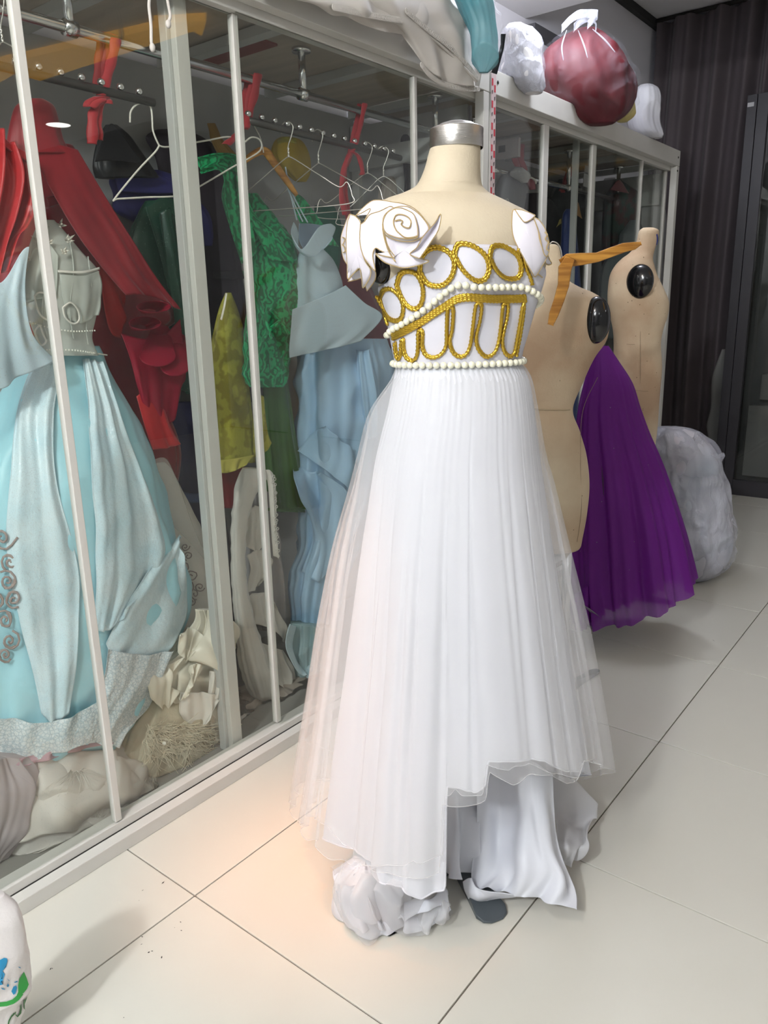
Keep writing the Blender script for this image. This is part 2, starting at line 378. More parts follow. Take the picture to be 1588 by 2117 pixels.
# glowing orange arrow-ended ceiling strip that the glass mirrors
ar = [(2.0, 2.40), (1.45, 2.42), (0.30, 2.66), (0.33, 2.60), (0.12, 2.74), (0.30, 2.86), (0.28, 2.79), (1.60, 2.72), (1.55, 2.55), (2.0, 2.6)]
o = prismobj('arrow_light', [(a, b, CZ - 0.035) for a, b in ar], (0, 0, 1), 0.034, mat('orange_glow', (0.8, 0.4, 0.05), emis=((1.0, 0.52, 0.08), 1.6)))
tag(o, 'orange arrow shaped light strip on the ceiling, seen mirrored in the glass', 'light strip')

# ================================================================ cabinets
XG = -1.466                                               # front face of the cabinets
TOP = 2.0
def rail_box(name, y0, y1, z0, z1, x0, x1, m, par, bev=0.002): return box(name, (x0, y0, z0), (x1, y1, z1), m, par, bev)
m_back = mat('cabinet_back', (0.50, 0.50, 0.49), rough=0.8, bump=0.08, bscale=8, col2=(0.40, 0.40, 0.40), nscale=2.5)
m_board = mat('plywood_board', (0.52, 0.45, 0.36), rough=0.8, col2=(0.34, 0.29, 0.24), nscale=3, stretch=(1, 6, 1))
m_mark = mat('red_print', (0.50, 0.03, 0.05), rough=0.6); m_mark2 = mat('black_print', (0.02, 0.02, 0.02), rough=0.6)
m_film = mat('protective_film', (0.62, 0.50, 0.50), rough=0.4)
def cabinet(y0, y1, label, doors, inner, boards, grp=None):
    t = thing('display_cabinet', label, 'cabinet', (XG, (y0 + y1) / 2, 0))
    a = m_alu
    rail_box('bottom_rail', y0, y1, 0.0, 0.036, -1.497, XG, a, t); rail_box('bottom_track', y0, y1, 0.0, 0.058, -1.540, -1.4985, a, t)
    rail_box('track_groove', y0, y1, 0.0, 0.0375, -1.4987, -1.4968, m_dark, t, 0)
    rail_box('top_rail', y0, y1, 1.925, TOP, -1.50, XG, a, t); rail_box('top_track', y0, y1, 1.905, 1.96, -1.535, -1.5015, a, t)
    for yy in (y0, y1 - 0.036):
        for xx in ((XG - 0.0345), XW + 0.02): rail_box('post', yy, yy + 0.036, 0.0, 1.924 if xx > -1.6 else 1.9, xx, xx + 0.034, a, t)
    box('back_panel', (XW + 0.002, y0 + 0.005, 0.0), (XW + 0.012, y1 - 0.005, 1.93), m_back, t)
    box('side_panel', (XW + 0.013, y1 - 0.012, 0.06), (-1.545, y1 - 0.004, 1.90), m_back, t)
    box('side_panel', (XW + 0.013, y0 + 0.004, 0.06), (-1.545, y0 + 0.012, 1.90), m_back, t)
    box('bottom_board', (XW + 0.013, y0 + 0.013, 0.0), (-1.542, y1 - 0.013, 0.03), mat('grey_board', (0.25, 0.24, 0.22), rough=0.7), t)
    n = boards
    for i in range(n):                                   # top boards, laid across the cabinet
        ya = y0 + 0.013 + (y1 - y0 - 0.026) * i / n; yb = y0 + 0.013 + (y1 - y0 - 0.026) * (i + 1) / n - 0.006
        box('top_board', (XW + 0.013, ya, 1.955 - 0.004 * (i % 2)), (-1.537, yb, 1.975), m_board, t)
        box('batten', (XW + 0.013, yb - 0.02, 1.925), (-1.537, yb + 0.018, 1.950), m_alud, t)
    box('side_beam', (XW + 0.02, y1 - 0.05, 1.74), (-1.545, y1 - 0.0125, 1.81), m_alud, t)
    for (ya, yb, xo, sa, sb) in doors:                    # sliding doors: pane + its stiles
        d = box('door', (xo, ya, 0.060), (xo + 0.005, yb, 1.905), m_glass, t); d.name = 'glass_door'
        for yy, wd in ((ya, sa), (yb, sb)):
            if wd:
                s_ = box('door_stile', (xo - 0.006, yy - wd / 2, 0.062), (xo + 0.012, yy + wd / 2, 1.904), a, d, 0.0015)
    for yy, wd in inner: rail_box('inner_post', yy - wd / 2, yy + wd / 2, 0.031, 1.924, -1.580 if wd > 0.02 else -1.588, -1.545 if wd > 0.02 else -1.562, a if wd > 0.02 else m_alud, t)
    return t
cab1 = cabinet(-0.55, 2.475, 'long white framed glass cabinet full of colourful gowns, on the left', [(-0.1, 0.848, -1.510, 0, 0.017), (0.852, 1.398, -1.528, 0, 0.017), (1.392, 2.095, -1.510, 0.0, 0.014), (2.102, 2.435, -1.528, 0, 0)], [(1.262, 0.036), (1.238, 0.0115)], 7)  # narrow grey inner strip puts the wide post's shaded side into its colour
cab2 = cabinet(2.482, 4.44, 'darker white framed glass cabinet behind the bare dress forms', [(2.52, 2.965, -1.510, 0, 0.042), (2.97, 3.465, -1.528, 0, 0.040), (3.46, 4.00, -1.510, 0, 0.012), (4.03, 4.40, -1.528, 0, 0.02)], [(3.40, 0.02)], 5)
# protective film with printed marks, still stuck on the corner post of the second cabinet
fl = box('protective_film', (XG + 0.0004, 2.484, 0.3), (XG + 0.0014, 2.516, 1.985), m_film, cab2)
mk = MB(); mk2 = MB(); z = 1.97; i = 0
while z > 0.9:
    for yy in (2.488, 2.504):
        zz = z - (0.018 if yy > 2.5 else 0)
        if i % 2 == 0: mk.box((XG + 0.0014, yy, zz - 0.022), (XG + 0.002, yy + 0.009, zz))
        else: mk2.add([(XG + 0.002, yy, zz - 0.004), (XG + 0.002, yy + 0.007, zz), (XG + 0.002, yy + 0.005, zz - 0.012), (XG + 0.002, yy + 0.001, zz - 0.016)], [(0, 1, 2, 3)])
    z -= 0.034; i += 1
o = mk.build('red_mark', m_mark, fl); o['kind'] = 'stuff'
o = mk2.build('black_mark', m_mark2, fl); o['kind'] = 'stuff'
for c in ((XG, 2.53, 1.965), (XG, 4.41, 1.965), (XG, 4.41, 1.90)):
    v, f = uvsphere(c, 0.006, sc=(0.5, 1, 1)); obj('screw', v, f, m_dark, cab2)
# film marks on the inner beam of cabinet 2
bf = box('beam_film', (-1.95, 2.93, 1.80), (-1.60, 2.945, 1.87), mat('beam_film_mat', (0.45, 0.42, 0.42), rough=0.5), cab2)
for k, (xa, xb) in enumerate(((-1.90, -1.87), (-1.82, -1.74), (-1.69, -1.66))):
    box('print', (xa, 2.9285, 1.825), (xb, 2.9299, 1.85), m_mark if k == 1 else m_mark2, bf)
# red printed patch on a ceiling board of cabinet 1
box('red_patch', (-1.95, 1.60, 1.944), (-1.70, 1.72, 1.950), mat('dull_red', (0.25, 0.05, 0.04), rough=0.7), cab1)

# rails, brackets
def hang_rail(y0, y1, ybr, x, z, label):
    t = thing('hanging_rail', label, 'rail', (x, y0, z))
    cyl('pipe', (x, y0, z), (x, y1, z), 0.011, m_chrome, t)
    for yy in ybr:
        b = cyl('bracket', (x, yy, z), (x, yy, 1.925), 0.010, m_chrome, t, 16)
        cyl('flange', (x, yy, 1.915), (x, yy, 1.9245), 0.026, m_chrome, b, 24); cyl('clamp', (x, yy - 0.014, z), (x, yy + 0.014, z), 0.016, m_chrome, b, 20)
    return t
hang_rail(-0.5, 2.45, (0.25, 1.03, 1.73, 2.38), -1.62, 1.81, 'long chrome hanging rail under the top of the left cabinet')
hang_rail(2.52, 4.40, (2.75, 3.6, 4.2), -1.70, 1.76, 'dark hanging rail inside the right cabinet')
def ball_bar(y0, y1, x, z, label, sp=0.047):
    t = thing('hook_bar', label, 'hook bar', (x, y0, z))
    cyl('bar', (x, y0, z), (x, y1, z - 0.008), 0.009, mat('dark_metal', (0.10, 0.095, 0.09), rough=0.35, metal=0.7), t)
    n = int((y1 - y0) / sp); v, f = uvsphere((0, 0, 0), 0.0085); first = None
    for i in range(n + 1):
        yy = y0 + i * sp
        o = obj('ball', v, f, m_chrome, t) if first is None else first.copy()
        if first is None: first = o
        else: C.objects.link(o)
        o.location = (x, yy, z + 0.016 - 0.008 * i / max(n, 1))
    for o in t.children:
        if o.name.startswith('ball'): pass
    return t
ball_bar(0.42, 1.21, -1.60, 1.705, 'dark hook bar with round studs, left end of the cabinet')
ball_bar(1.50, 2.15, -1.60, 1.705, 'dark hook bar with round studs, right of the cabinet middle')
def ribbon(strands, label, wd=0.022, m=None):
    """strands: lists of 3-D points; flat ribbon with width along the rail"""
    t = thing('ribbon_tie', label, 'ribbon', strands[0][0]); 
    for s_ in strands:
        P = resample(s_, 14); rows = []
        for i, p in enumerate(P):
            u = Vector((0.25, 0.9, 0)).normalized() * wd * (0.5 + 0.06 * S(i * 1.3)); rows.append([p - u, p + Vector((0.004, 0, 0)), p + u])
        sheet('strand', rows, m or m_ribbon, t, 6, 20, th=0.001, rnd=0.003, rsc=20)
    return t
def px3(L_, x): return [onx(a, b, x) for a, b in L_]
ribbon([px3([(212, 68), (205, 130), (202, 195)], -1.635), px3([(240, 80), (228, 140), (208, 198)], -1.60), px3([(232, 72), (216, 140), (220, 205)], -1.63), px3([(206, 198), (185, 210), (184, 222), (200, 212), (218, 206), (222, 215)], -1.58), px3([(203, 208), (192, 240), (190, 298)], -1.585), px3([(206, 205), (198, 250), (202, 290)], -1.59)], 'red ribbon tied with a bow round the rail, leftmost of three')
ribbon([px3([(515, 155), (506, 210), (498, 268)], -1.635), px3([(533, 153), (522, 210), (508, 265)], -1.60), px3([(524, 156), (514, 210), (505, 268)], -1.62), px3([(500, 262), (486, 282), (466, 300)], -1.60)], 'red ribbon looped over the rail above the orange wooden hanger')
ribbon([px3([(744, 215), (738, 250), (722, 320), (716, 345)], -1.635), px3([(754, 214), (745, 262), (728, 312)], -1.60), px3([(728, 312), (712, 345), (706, 400), (712, 445)], -1.60), px3([(728, 315), (742, 325), (750, 355), (746, 362)], -1.59), px3([(722, 318), (712, 360), (716, 420), (722, 470)], -1.61)], 'red ribbon hanging long from the rail beside the dress form neck', 0.018)
ribbon([px3([(1055, 300), (1062, 320), (1070, 345)], -1.70), px3([(1078, 298), (1076, 325), (1086, 352)], -1.69)], 'red ribbon in the dark right cabinet near the film covered post', 0.04)
ribbon([px3([(1178, 345), (1168, 375), (1160, 395)], -1.74), px3([(1188, 345), (1172, 372), (1164, 398)], -1.72)], 'dim red ribbon deep in the right cabinet', 0.035)

# ================================================================ gowns and garments inside the left cabinet
XM = -1.590                                               # nothing hangs nearer to the panes than this
def bvh_of(objs):
    V = []; P = []
    for o in objs:
        n = len(V); V += [o.matrix_world @ v.co if o.parent is None else v.co.copy() for v in o.data.vertices]; P += [tuple(i + n for i in p.vertices) for p in o.data.polygons]
    return BVHTree.FromPolygons(V, P)
def hit(b, px, off=0.0, D=None, x=None):
    r = ray(px); h = b.ray_cast(CAM, r)
    if h[0] is None: return onx(*px, x) if x is not None else at(*px, D)
    n = h[1]; n = -n if n.dot(r) > 0 else n
    return h[0] + n * off
def beads(pts, r, sp):
    mb = MB(); P = resample(pts, 200); acc = sp
    for a, b in zip(P, P[1:]):
        acc += (b - a).length
        if acc >= sp: acc = 0; mb.add(*uvsphere(b, r, 8, 6))
    return mb
sat = dict(rough=0.38, spec=0.5, sheen=0.2)
f_blue = mat('ice_blue_satin', (0.50, 0.84, 0.92), glit=(900, 0.22, '#ffffff', 0.80), transl=0.1, col2=(0.38, 0.74, 0.86), nscale=4, **sat)
f_blue_pale = mat('pale_glitter_net', (0.80, 0.93, 0.98), rough=0.5, glit=(700, 0.28, '#ffffff', 0.65), alpha=0.85, col2=(0.62, 0.84, 0.93), nscale=14, bump=0.3, bscale=60)
f_lace = mat('sequin_lace', (0.80, 0.86, 0.88), rough=0.5, glit=(500, 0.3, '#ffffff', 0.6), col2=(0.50, 0.62, 0.68), nscale=110, nw=0.16, noisetype='voronoi', alpha=0.9, bump=0.5, bscale=90)
f_sheer = mat('grey_sheer', (0.66, 0.69, 0.64), rough=0.6, alpha=0.82, transl=0.2)
f_white = mat('off_white_satin', (0.86, 0.83, 0.76), rough=0.36, sheen=0.2, transl=0.1, col2=(0.76, 0.73, 0.67), nscale=5)
f_cream = mat('cream_satin', (0.88, 0.83, 0.70), rough=0.34, sheen=0.2, transl=0.1)
f_organza = mat('white_organza', (0.82, 0.78, 0.72), rough=0.5, alpha=0.88, transl=0.2, glit=(420, 0.22, '#ffffff', 0.9), bump=0.1, bscale=120, stretch=(1, 8, 1))
f_red = mat('red_glitter_cloth', (0.30, 0.010, 0.018), rough=0.5, sheen=0.3, glit=(260, 0.12, '#ffd0c8', 0.93), col2=(0.20, 0.006, 0.014), nscale=3)
f_redplain = mat('bright_red_cloth', (0.42, 0.012, 0.016), rough=0.5, sheen=0.3)
f_redsheer = mat('magenta_red_organza', (0.42, 0.012, 0.045), rough=0.45, alpha=0.72, transl=0.25)
f_green_dk = mat('dark_green_sequins', (0.015, 0.085, 0.05), rough=0.4, glit=(230, 0.17, '#d8ffe8', 0.82), col2=(0.01, 0.05, 0.035), nscale=6)
f_green = mat('emerald_lace', (0.01, 0.42, 0.15), rough=0.4, col2=(0.002, 0.15, 0.05), nscale=40, noisetype='wave', sheen=0.2, bump=0.4, bscale=40)
f_greensat = mat('leaf_green_satin', (0.07, 0.20, 0.035), rough=0.28, sheen=0.4, col2=(0.015, 0.07, 0.012), nscale=5, stretch=(6, 6, 0.8))
f_yellow = mat('yellow_green_lace', (0.44, 0.42, 0.055), rough=0.45, col2=(0.30, 0.27, 0.03), nscale=18, noisetype='wave', bump=0.3, bscale=50)
f_yellow2 = mat('mustard_cloth', (0.42, 0.30, 0.02), rough=0.5, glit=(220, 0.15, '#fff8c0', 0.85))
f_indigo = mat('indigo_cloth', (0.035, 0.035, 0.20), rough=0.7)
f_navyseq = mat('navy_sequins', (0.008, 0.010, 0.075), rough=0.35, glit=(260, 0.18, '#a8b8ff', 0.85))
f_black = mat('black_cloth', (0.010, 0.010, 0.013), rough=0.75)
f_blackseq = mat('black_sequins', (0.012, 0.014, 0.018), rough=0.45, glit=(240, 0.12, '#c0d0d0', 0.93))
f_maroon = mat('maroon_cloth', (0.16, 0.008, 0.016), rough=0.6, sheen=0.3)
f_sky = mat('sky_blue_organza', (0.50, 0.72, 0.92), rough=0.42, sheen=0.2, glit=(600, 0.24, '#ffffff', 0.85), col2=(0.38, 0.61, 0.86), nscale=4, transl=0.1)
f_skylt = mat('light_blue_glitter_net', (0.56, 0.70, 0.78), rough=0.5, glit=(600, 0.26, '#ffffff', 0.8), transl=0.1)
f_beige = mat('grey_beige_cloth', (0.46, 0.40, 0.34), rough=0.6, transl=0.05)
f_brown = mat('grey_brown_embroidery', (0.32, 0.26, 0.24), rough=0.6)
f_pearl = mat('trim_pearl', (0.82, 0.80, 0.72), rough=0.15, coat=0.5)

def wire_hanger(x, cy, z, hw, drop, label, m=None, r=0.0016, ang=0.9, tilt=0.0, group=None):
    """hook over the bar at (x, cy, z); arms run hw to each side along direction ang (0 = across the cabinet, pi/2 = along it)"""
    t = thing('wire_hanger', label, 'hanger', (x, cy, z), group)
    d = Vector((K(ang), S(ang), 0)); o = Vector((x, cy, z)); up = Vector((0, 0, 1)); q = lambda a, b: o + d * a + up * (b + tilt * a)
    hk = [q(-0.018, -0.012), q(-0.017, 0.006), q(0.0, 0.017), q(0.017, 0.004), q(0.010, -0.022), q(0.0, -0.045), q(0, -0.070)]
    fr = [q(0, -0.070), q(-0.02, -0.080), q(-hw * 0.5, -0.07 - drop * 0.45), q(-hw * 0.8, -0.070 - drop * 0.72), q(-hw * 0.93, -0.06 - drop * 0.72), q(-hw, -0.075 - drop * 0.86), q(-hw * 0.95, -0.08 - drop), q(0, -0.083 - drop),
          q(hw * 0.95, -0.08 - drop), q(hw, -0.075 - drop * 0.86), q(hw * 0.93, -0.06 - drop * 0.72), q(hw * 0.8, -0.070 - drop * 0.72), q(hw * 0.5, -0.07 - drop * 0.45), q(0.02, -0.080), q(0, -0.070)]
    tubeobj('hook', hk, r, m or m_wire, t, n=36, sides=7); tubeobj('wire_frame', fr, r, m or m_wire, t, n=120, sides=7)
    v, f = tube(resample([q(0, -0.048), q(0, -0.072)], 20), r * 1.7, 8, lobes=2, twist=700, lob=0.4); obj('twisted_neck', v, f, m or m_wire, t)
    return t
t = thing('wire_hanger', 'bent white wire hanger, large and empty, in front of the dark green sequin gown', 'hanger', onx(313, 215, -1.60))
tubeobj('hook', px3([(269, 253), (270, 232), (280, 218), (296, 212), (308, 216), (313, 228), (315, 250), (316, 268), (321, 284), (329, 301)], -1.605), 0.0021, m_wirew, t, n=50, sides=8)
tubeobj('wire_frame', px3([(329, 301), (320, 315), (285, 352), (237, 411), (245, 411), (300, 408), (377, 404), (415, 384), (480, 346), (530, 318), (541, 303), (536, 288), (520, 284), (507, 293), (498, 300), (489, 291), (472, 283), (430, 290), (395, 296), (362, 302), (340, 304), (329, 301)], -1.604), 0.0021, m_wirew, t, n=150, sides=8)
for args in [(-1.60, 1.64, 1.708, 0.18, 0.12, 'silver wire hanger in front of the mustard top', None, 0.0015, 0.35),
             (-1.60, 1.76, 1.706, 0.20, 0.12, 'silver wire hanger beside the mustard top, right arm notched', None, 0.0015, 0.2),
             (-1.60, 1.98, 1.704, 0.16, 0.12, 'empty silver wire hanger left of the dress form neck', None, 0.0014, 0.9),
             (-1.60, 2.06, 1.703, 0.15, 0.13, 'rightmost empty wire hanger of the hook bar, behind the dress form shoulder', None, 0.0014, 0.6)]:
    wire_hanger(*args)
for k, yy in enumerate((0.72, 0.80, 0.88)): wire_hanger(-1.62, yy, 1.822, 0.05, 0.03, ['small wire hook high on the rail by the first pane stile', 'small twisted wire hook second along the rail', 'small wire hook just left of the red ribbon bow'][k], None, 0.0014, 0.3)
def wooden_hanger(path, label, m, th=0.012, h=0.024, hook=None, n=(0.62, -0.78, 0), name='wooden_hanger', wbar=None):
    t = thing(name, label, 'hanger', path[len(path) // 2]); P = resample(path, 30); n = Vector(n).normalized(); rows_t = []; L_ = len(P)
    v = []; f = []
    for i, p in enumerate(P):
        u = i / (L_ - 1); hh = h * (0.42 + 0.58 * (1 - abs(2 * u - 1)) ** 0.5); tg = (P[min(i + 1, L_ - 1)] - P[max(i - 1, 0)]).normalized(); s = n.cross(tg).normalized()
        for k in range(10):
            a = 2 * PI * k / 10; v.append(p + s * (K(a) * hh * 0.5) + n * (S(a) * th * 0.5))
    for i in range(L_ - 1):
        for k in range(10): f.append((i * 10 + k, i * 10 + (k + 1) % 10, (i + 1) * 10 + (k + 1) % 10, (i + 1) * 10 + k))
    f += [tuple(range(10))[::-1], tuple((L_ - 1) * 10 + k for k in range(10))]
    obj('hanger_arm', v, f, m, t)
    if hook: tubeobj('hook', hook, 0.0018, m_wire, t, n=30, sides=7)
    return t
wooden_hanger(px3([(500, 338), (520, 322), (540, 312), (552, 316), (562, 330), (590, 370), (614, 404)], -1.64), 'orange varnished wooden hanger inside the cabinet, holding the emerald lace dress', m_wood, hook=px3([(545, 316), (540, 290), (530, 268), (522, 255), (515, 262)], -1.62))

# --- red hooded cloak
t = thing('hooded_cloak', 'dark red glitter cloak with a hood, behind the ice blue gown', 'cloak', onx(190, 620, -1.72))
loft('hood', [(205, 52, 90), (220, 32, 112), (250, 22, 122), (290, 14, 132), (320, 10, 150)], f_red, t, x=-1.70, ratio=0.5, bmax=0.09, fold=0.05, nf=7, xmax=XM, rnd=0.004)
loft('cloak_body', [(300, -10, 150), (340, -10, 175), (420, -30, 225), (500, -30, 272), (560, -20, 305), (620, 0, 345), (660, 40, 365), (690, 60, 330), (750, 90, 300), (850, 150, 345), (930, 190, 372), (1010, 250, 365)], f_red, t, x=-1.86, ratio=0.35, bmax=0.10, fold=0.10, nf=8, xmax=-1.70, xmin=-2.05, seed=1)
sheet('collar_edge', [px3([(96, 408), (130, 402), (152, 410)], -1.70), px3([(100, 428), (132, 420), (150, 432)], -1.72)], f_red, t, 12, 6, th=0.002)
sheet('lining_front', [px3([(150, 410), (160, 430), (165, 450)], -1.74), px3([(190, 470), (200, 500), (205, 560)], -1.75), px3([(235, 540), (245, 600), (230, 680)], -1.75), px3([(262, 600), (265, 650), (255, 700)], -1.76)], mat('deep_red_lining', (0.40, 0.012, 0.010), rough=0.5, glit=(300, 0.15, '#ff8040', 0.9)), t, 14, 24, fold=0.004, freq=2, rnd=0.008)
for (r0, r1, pa) in ((18, 14, [(255, 640), (300, 628), (345, 640), (372, 650)]), (16, 12, [(252, 672), (290, 660), (330, 668), (350, 672)])):
    pass
def ruffle(name, path, r0, mtl, par, x, k=4, n=70):
    """a tube-like frill: open cone whose rim rolls"""
    P = resample(px3(path, x), n); rows = []
    for j in range(4):
        rows.append([p + Vector((0.010 * j * S(i * 2 * PI * k / n) * 2, 0, -r0 * j / 3 * (1 + 0.25 * S(i * 2 * PI * k / n + 1)))) for i, p in enumerate(P)])
    return sheet(name, rows, mtl, par, n, 8, th=0.001)
for i, (cx, cy, rx, ry, ln, ang) in enumerate([(318, 634, 36, 12, 34, -0.3), (300, 668, 34, 14, 40, 0.1), (326, 736, 38, 22, 55, 0.2), (362, 758, 30, 20, 60, 0.5)]):
    rows = []
    for j in range(5):                                  # rolled frill cones seen into their openings
        kx = 1 - 0.13 * j; ring = []
        for a in range(13):
            th = 2 * PI * a / 12; ring.append(onx(cx + K(th) * rx * kx - ln * 0.35 * j / 4 * (1 if i < 2 else -0.3), cy + S(th) * ry * kx + (ln if i > 1 else 10) * (-j / 4 if i > 1 else j / 4), -1.66 - 0.02 * j + 0.028 * S(th)))
        rows.append(ring)
    sheet('frill', rows, f_redsheer, t, 36, 12, th=0.0008)
sheet('sleeve_frill', [px3([(250, 690), (290, 700), (330, 700), (372, 660)], -1.72), px3([(270, 740), (300, 760), (345, 770), (385, 770)], -1.70), px3([(285, 800), (310, 830), (345, 830), (378, 800)], -1.70), px3([(290, 840), (320, 880), (345, 890), (360, 850)], -1.72)], f_redsheer, t, 30, 24, fold=0.006, freq=3)
sheet('sleeve_tail', [px3([(282, 820), (310, 800), (330, 815)], -1.71), px3([(300, 880), (330, 870), (352, 880)], -1.70), px3([(318, 930), (350, 925), (373, 918)], -1.70)], f_redplain, t, 14, 16, fold=0.004, freq=2)
sheet('front_band', [px3([(60, 300), (120, 300), (160, 310)], -1.67), px3([(110, 400), (170, 400), (225, 420)], -1.67), px3([(165, 490), (225, 480), (275, 500)], -1.68), px3([(215, 555), (270, 560), (325, 580)], -1.69), px3([(262, 610), (310, 612), (372, 640)], -1.69)], f_red, t, 24, 30, fold=0.005, freq=2.5, th=0.002)
# --- bright red cape at far left
t = thing('red_cape', 'bright red plain cape folded at the far left edge', 'cape', onx(20, 420, -1.66))
sheet('cape_cloth', [px3([(-60, 270), (-10, 265), (15, 300), (70, 330)], -1.66), px3([(-70, 340), (-10, 350), (40, 370), (78, 420)], -1.645), px3([(-80, 420), (-20, 430), (30, 440), (60, 470)], -1.65), px3([(-90, 520), (-30, 520), (5, 510), (35, 490)], -1.65), px3([(-90, 590), (-40, 590), (-10, 575), (8, 560)], -1.65)], f_redplain, t, 60, 40, fold=0.013, freq=4, th=0.003, grow=False)
sheet('turned_hem', [px3([(-60, 262), (-10, 258), (14, 294), (72, 326)], -1.655), px3([(-60, 275), (-10, 272), (12, 306), (66, 340)], -1.650)], f_redplain, t, 24, 6, th=0.004)

# --- ice blue ball gown
t = thing('ball_gown', 'ice blue glitter ball gown with a sheer grey bodice, filling the left of the cabinet', 'gown', onx(180, 1300, -1.74))
bod = loft('bodice', [(455, 84, 112), (480, 70, 135), (520, 56, 168), (555, 48, 200), (590, 46, 212), (630, 50, 206), (665, 62, 198), (700, 74, 192), (735, 74, 205)], f_sheer, t, x=-1.70, ratio=0.5, bmax=0.075, fold=0.10, nf=4, xmax=XM - 0.03)
sk = loft('skirt', [(715, 72, 200), (760, 38, 226), (820, -10, 258), (900, -60, 296), (1000, -110, 332), (1100, -130, 360), (1180, -140, 384), (1260, -140, 384), (1340, -140, 352), (1420, -130, 305), (1500, -110, 262), (1560, -100, 215)], f_blue, t, x=-1.76, ratio=0.6, bmax=0.16, fold=0.10, nf=8, xmax=XM - 0.015, xmin=-2.04, nt=120, nz=80, wrinkle=0.012, wsc=9)
b1 = bvh_of([bod, sk])
P = lambda L_, off=0.006: [hit(b1, p, off, x=-1.66) for p in L_]
sheet('bust_drape', [P([(70, 520), (95, 500), (118, 530)]), P([(55, 570), (85, 560), (118, 575)]), P([(58, 625), (85, 618), (115, 612)])], f_sheer, t, 24, 20, fold=0.003, freq=2, rnd=0.003, rsc=30, th=0.001)
sheet('bust_drape', [P([(122, 568), (165, 570), (204, 560)]), P([(128, 610), (165, 612), (204, 600)]), P([(140, 658), (165, 668), (196, 650)])], f_sheer, t, 24, 20, fold=0.003, freq=2.5, rnd=0.003, rsc=30, th=0.001)
for L_ in ([(100, 470), (92, 520), (96, 580), (88, 640), (100, 700)], [(140, 490), (150, 560), (142, 640), (150, 700)], [(182, 530), (186, 600), (176, 670), (180, 712)]): tubeobj('bodice_seam', P(L_, 0.004), 0.0016, f_sheer, t, n=30, sides=6)
sheet('neck_edge', [P([(118, 560), (165, 562), (205, 552)], 0.008), P([(118, 565), (165, 567), (206, 557)], 0.010)], f_white, t, 20, 2, th=0.001)
for nm, L_ in (('bodice_pearl_trim', [(36, 622), (45, 642), (62, 660), (90, 672), (120, 680), (150, 684), (190, 682)]), ('waist_pearl_trim', [(72, 718), (82, 723), (110, 724), (150, 725), (185, 730), (215, 736)])):
    o = beads(P(L_, 0.008), 0.0020, 0.0064).build(nm, f_pearl, t, True)
# lace flowers at the neckline
mb = MB()
for (cx, cy, rr) in ((78, 500, 7), (62, 540, 8), (60, 560, 7), (120, 470, 9), (135, 500, 10), (128, 525, 9), (100, 505, 8), (85, 520, 7)):
    for k in range(5):
        a = k * 2 * PI / 5 + cx; q0 = P([(cx, cy)], 0.010)[0]
        pts = [q0] + [P([(cx + K(a + d) * rr * s_, cy + S(a + d) * rr * s_)], 0.012 + 0.006 * (s_ > 0.8))[0] for d, s_ in ((-0.5, 0.6), (0, 1.0), (0.5, 0.6))]
        v, f = prism(pts, FW, -0.0012); mb.add(v, f)
    v, f = uvsphere(P([(cx, cy)], 0.013)[0], 0.003, 8, 6); mb.add(v, f)
o = mb.build('lace_flower', mat('silver_lace', (0.55, 0.52, 0.45), rough=0.35), t, True)
for k, L_ in enumerate(([(74, 612), (84, 605), (100, 612), (112, 640), (108, 662), (92, 655), (80, 640)], [(85, 670), (92, 690), (98, 706), (90, 714), (82, 700), (78, 682)], [(128, 635), (142, 625), (155, 640), (158, 660), (146, 668), (132, 655)])):
    tubeobj('cord_loop', P(L_, 0.009), 0.0022, f_white, t, n=40, closed=True, sides=7)
sheet('cape_panel', [px3([(-60, 560), (0, 585), (45, 520), (60, 510)], -1.63), px3([(-60, 660), (-10, 660), (30, 610), (52, 600)], -1.62), px3([(-60, 760), (0, 740), (40, 700), (68, 690)], -1.62), px3([(-60, 830), (5, 800), (60, 770), (118, 745)], -1.63)], f_skylt, t, 40, 30, fold=0.006, freq=2.2, th=0.0015)
Q = lambda L_, off=0.012: [hit(b1, p, off, x=-1.64) for p in L_]
pan = [('skirt_panel', [[(75, 750), (100, 752), (130, 750)], [(40, 850), (70, 850), (110, 860)], [(20, 980), (70, 985), (120, 1000)], [(18, 1120), (80, 1130), (158, 1160)], [(40, 1260), (100, 1270), (164, 1280)], [(65, 1390), (110, 1400), (152, 1390)], [(85, 1470), (110, 1490), (140, 1470)]], f_blue_pale, 2),
       ('skirt_panel', [[(165, 748), (185, 750), (205, 755)], [(180, 850), (215, 850), (240, 860)], [(185, 960), (240, 965), (290, 985)], [(195, 1080), (260, 1085), (330, 1090)], [(195, 1200), (255, 1200), (330, 1170)], [(190, 1300), (220, 1300), (260, 1250)]], f_blue_pale, 3),
       ('skirt_swag', [[(362, 1105), (372, 1120), (382, 1160)], [(310, 1170), (335, 1200), (380, 1260)], [(260, 1250), (290, 1290), (350, 1330)], [(215, 1330), (235, 1370), (290, 1400)]], f_blue_pale, 2),
       ('lace_hem', [[(215, 1340), (290, 1350), (345, 1340)], [(205, 1400), (270, 1410), (320, 1400)], [(190, 1450), (240, 1460), (300, 1450)], [(160, 1490), (215, 1500), (262, 1500)], [(150, 1510), (200, 1530), (240, 1535)]], f_lace, 3),
       ('lace_hem', [[(-60, 1470), (20, 1480), (90, 1490), (150, 1470), (200, 1440)], [(-60, 1540), (20, 1530), (90, 1520), (150, 1505), (215, 1480)], [(-60, 1575), (20, 1572), (90, 1558), (150, 1535), (225, 1525)]], f_lace, 4)]
for nm, rows, mm, fr in pan: sheet(nm, [Q(r, 0.012 if nm != 'lace_hem' else 0.020) for r in rows], mm, t, 40, 50, fold=0.0045, freq=fr, th=0.0012, rnd=0.004, rsc=12, grow=False)
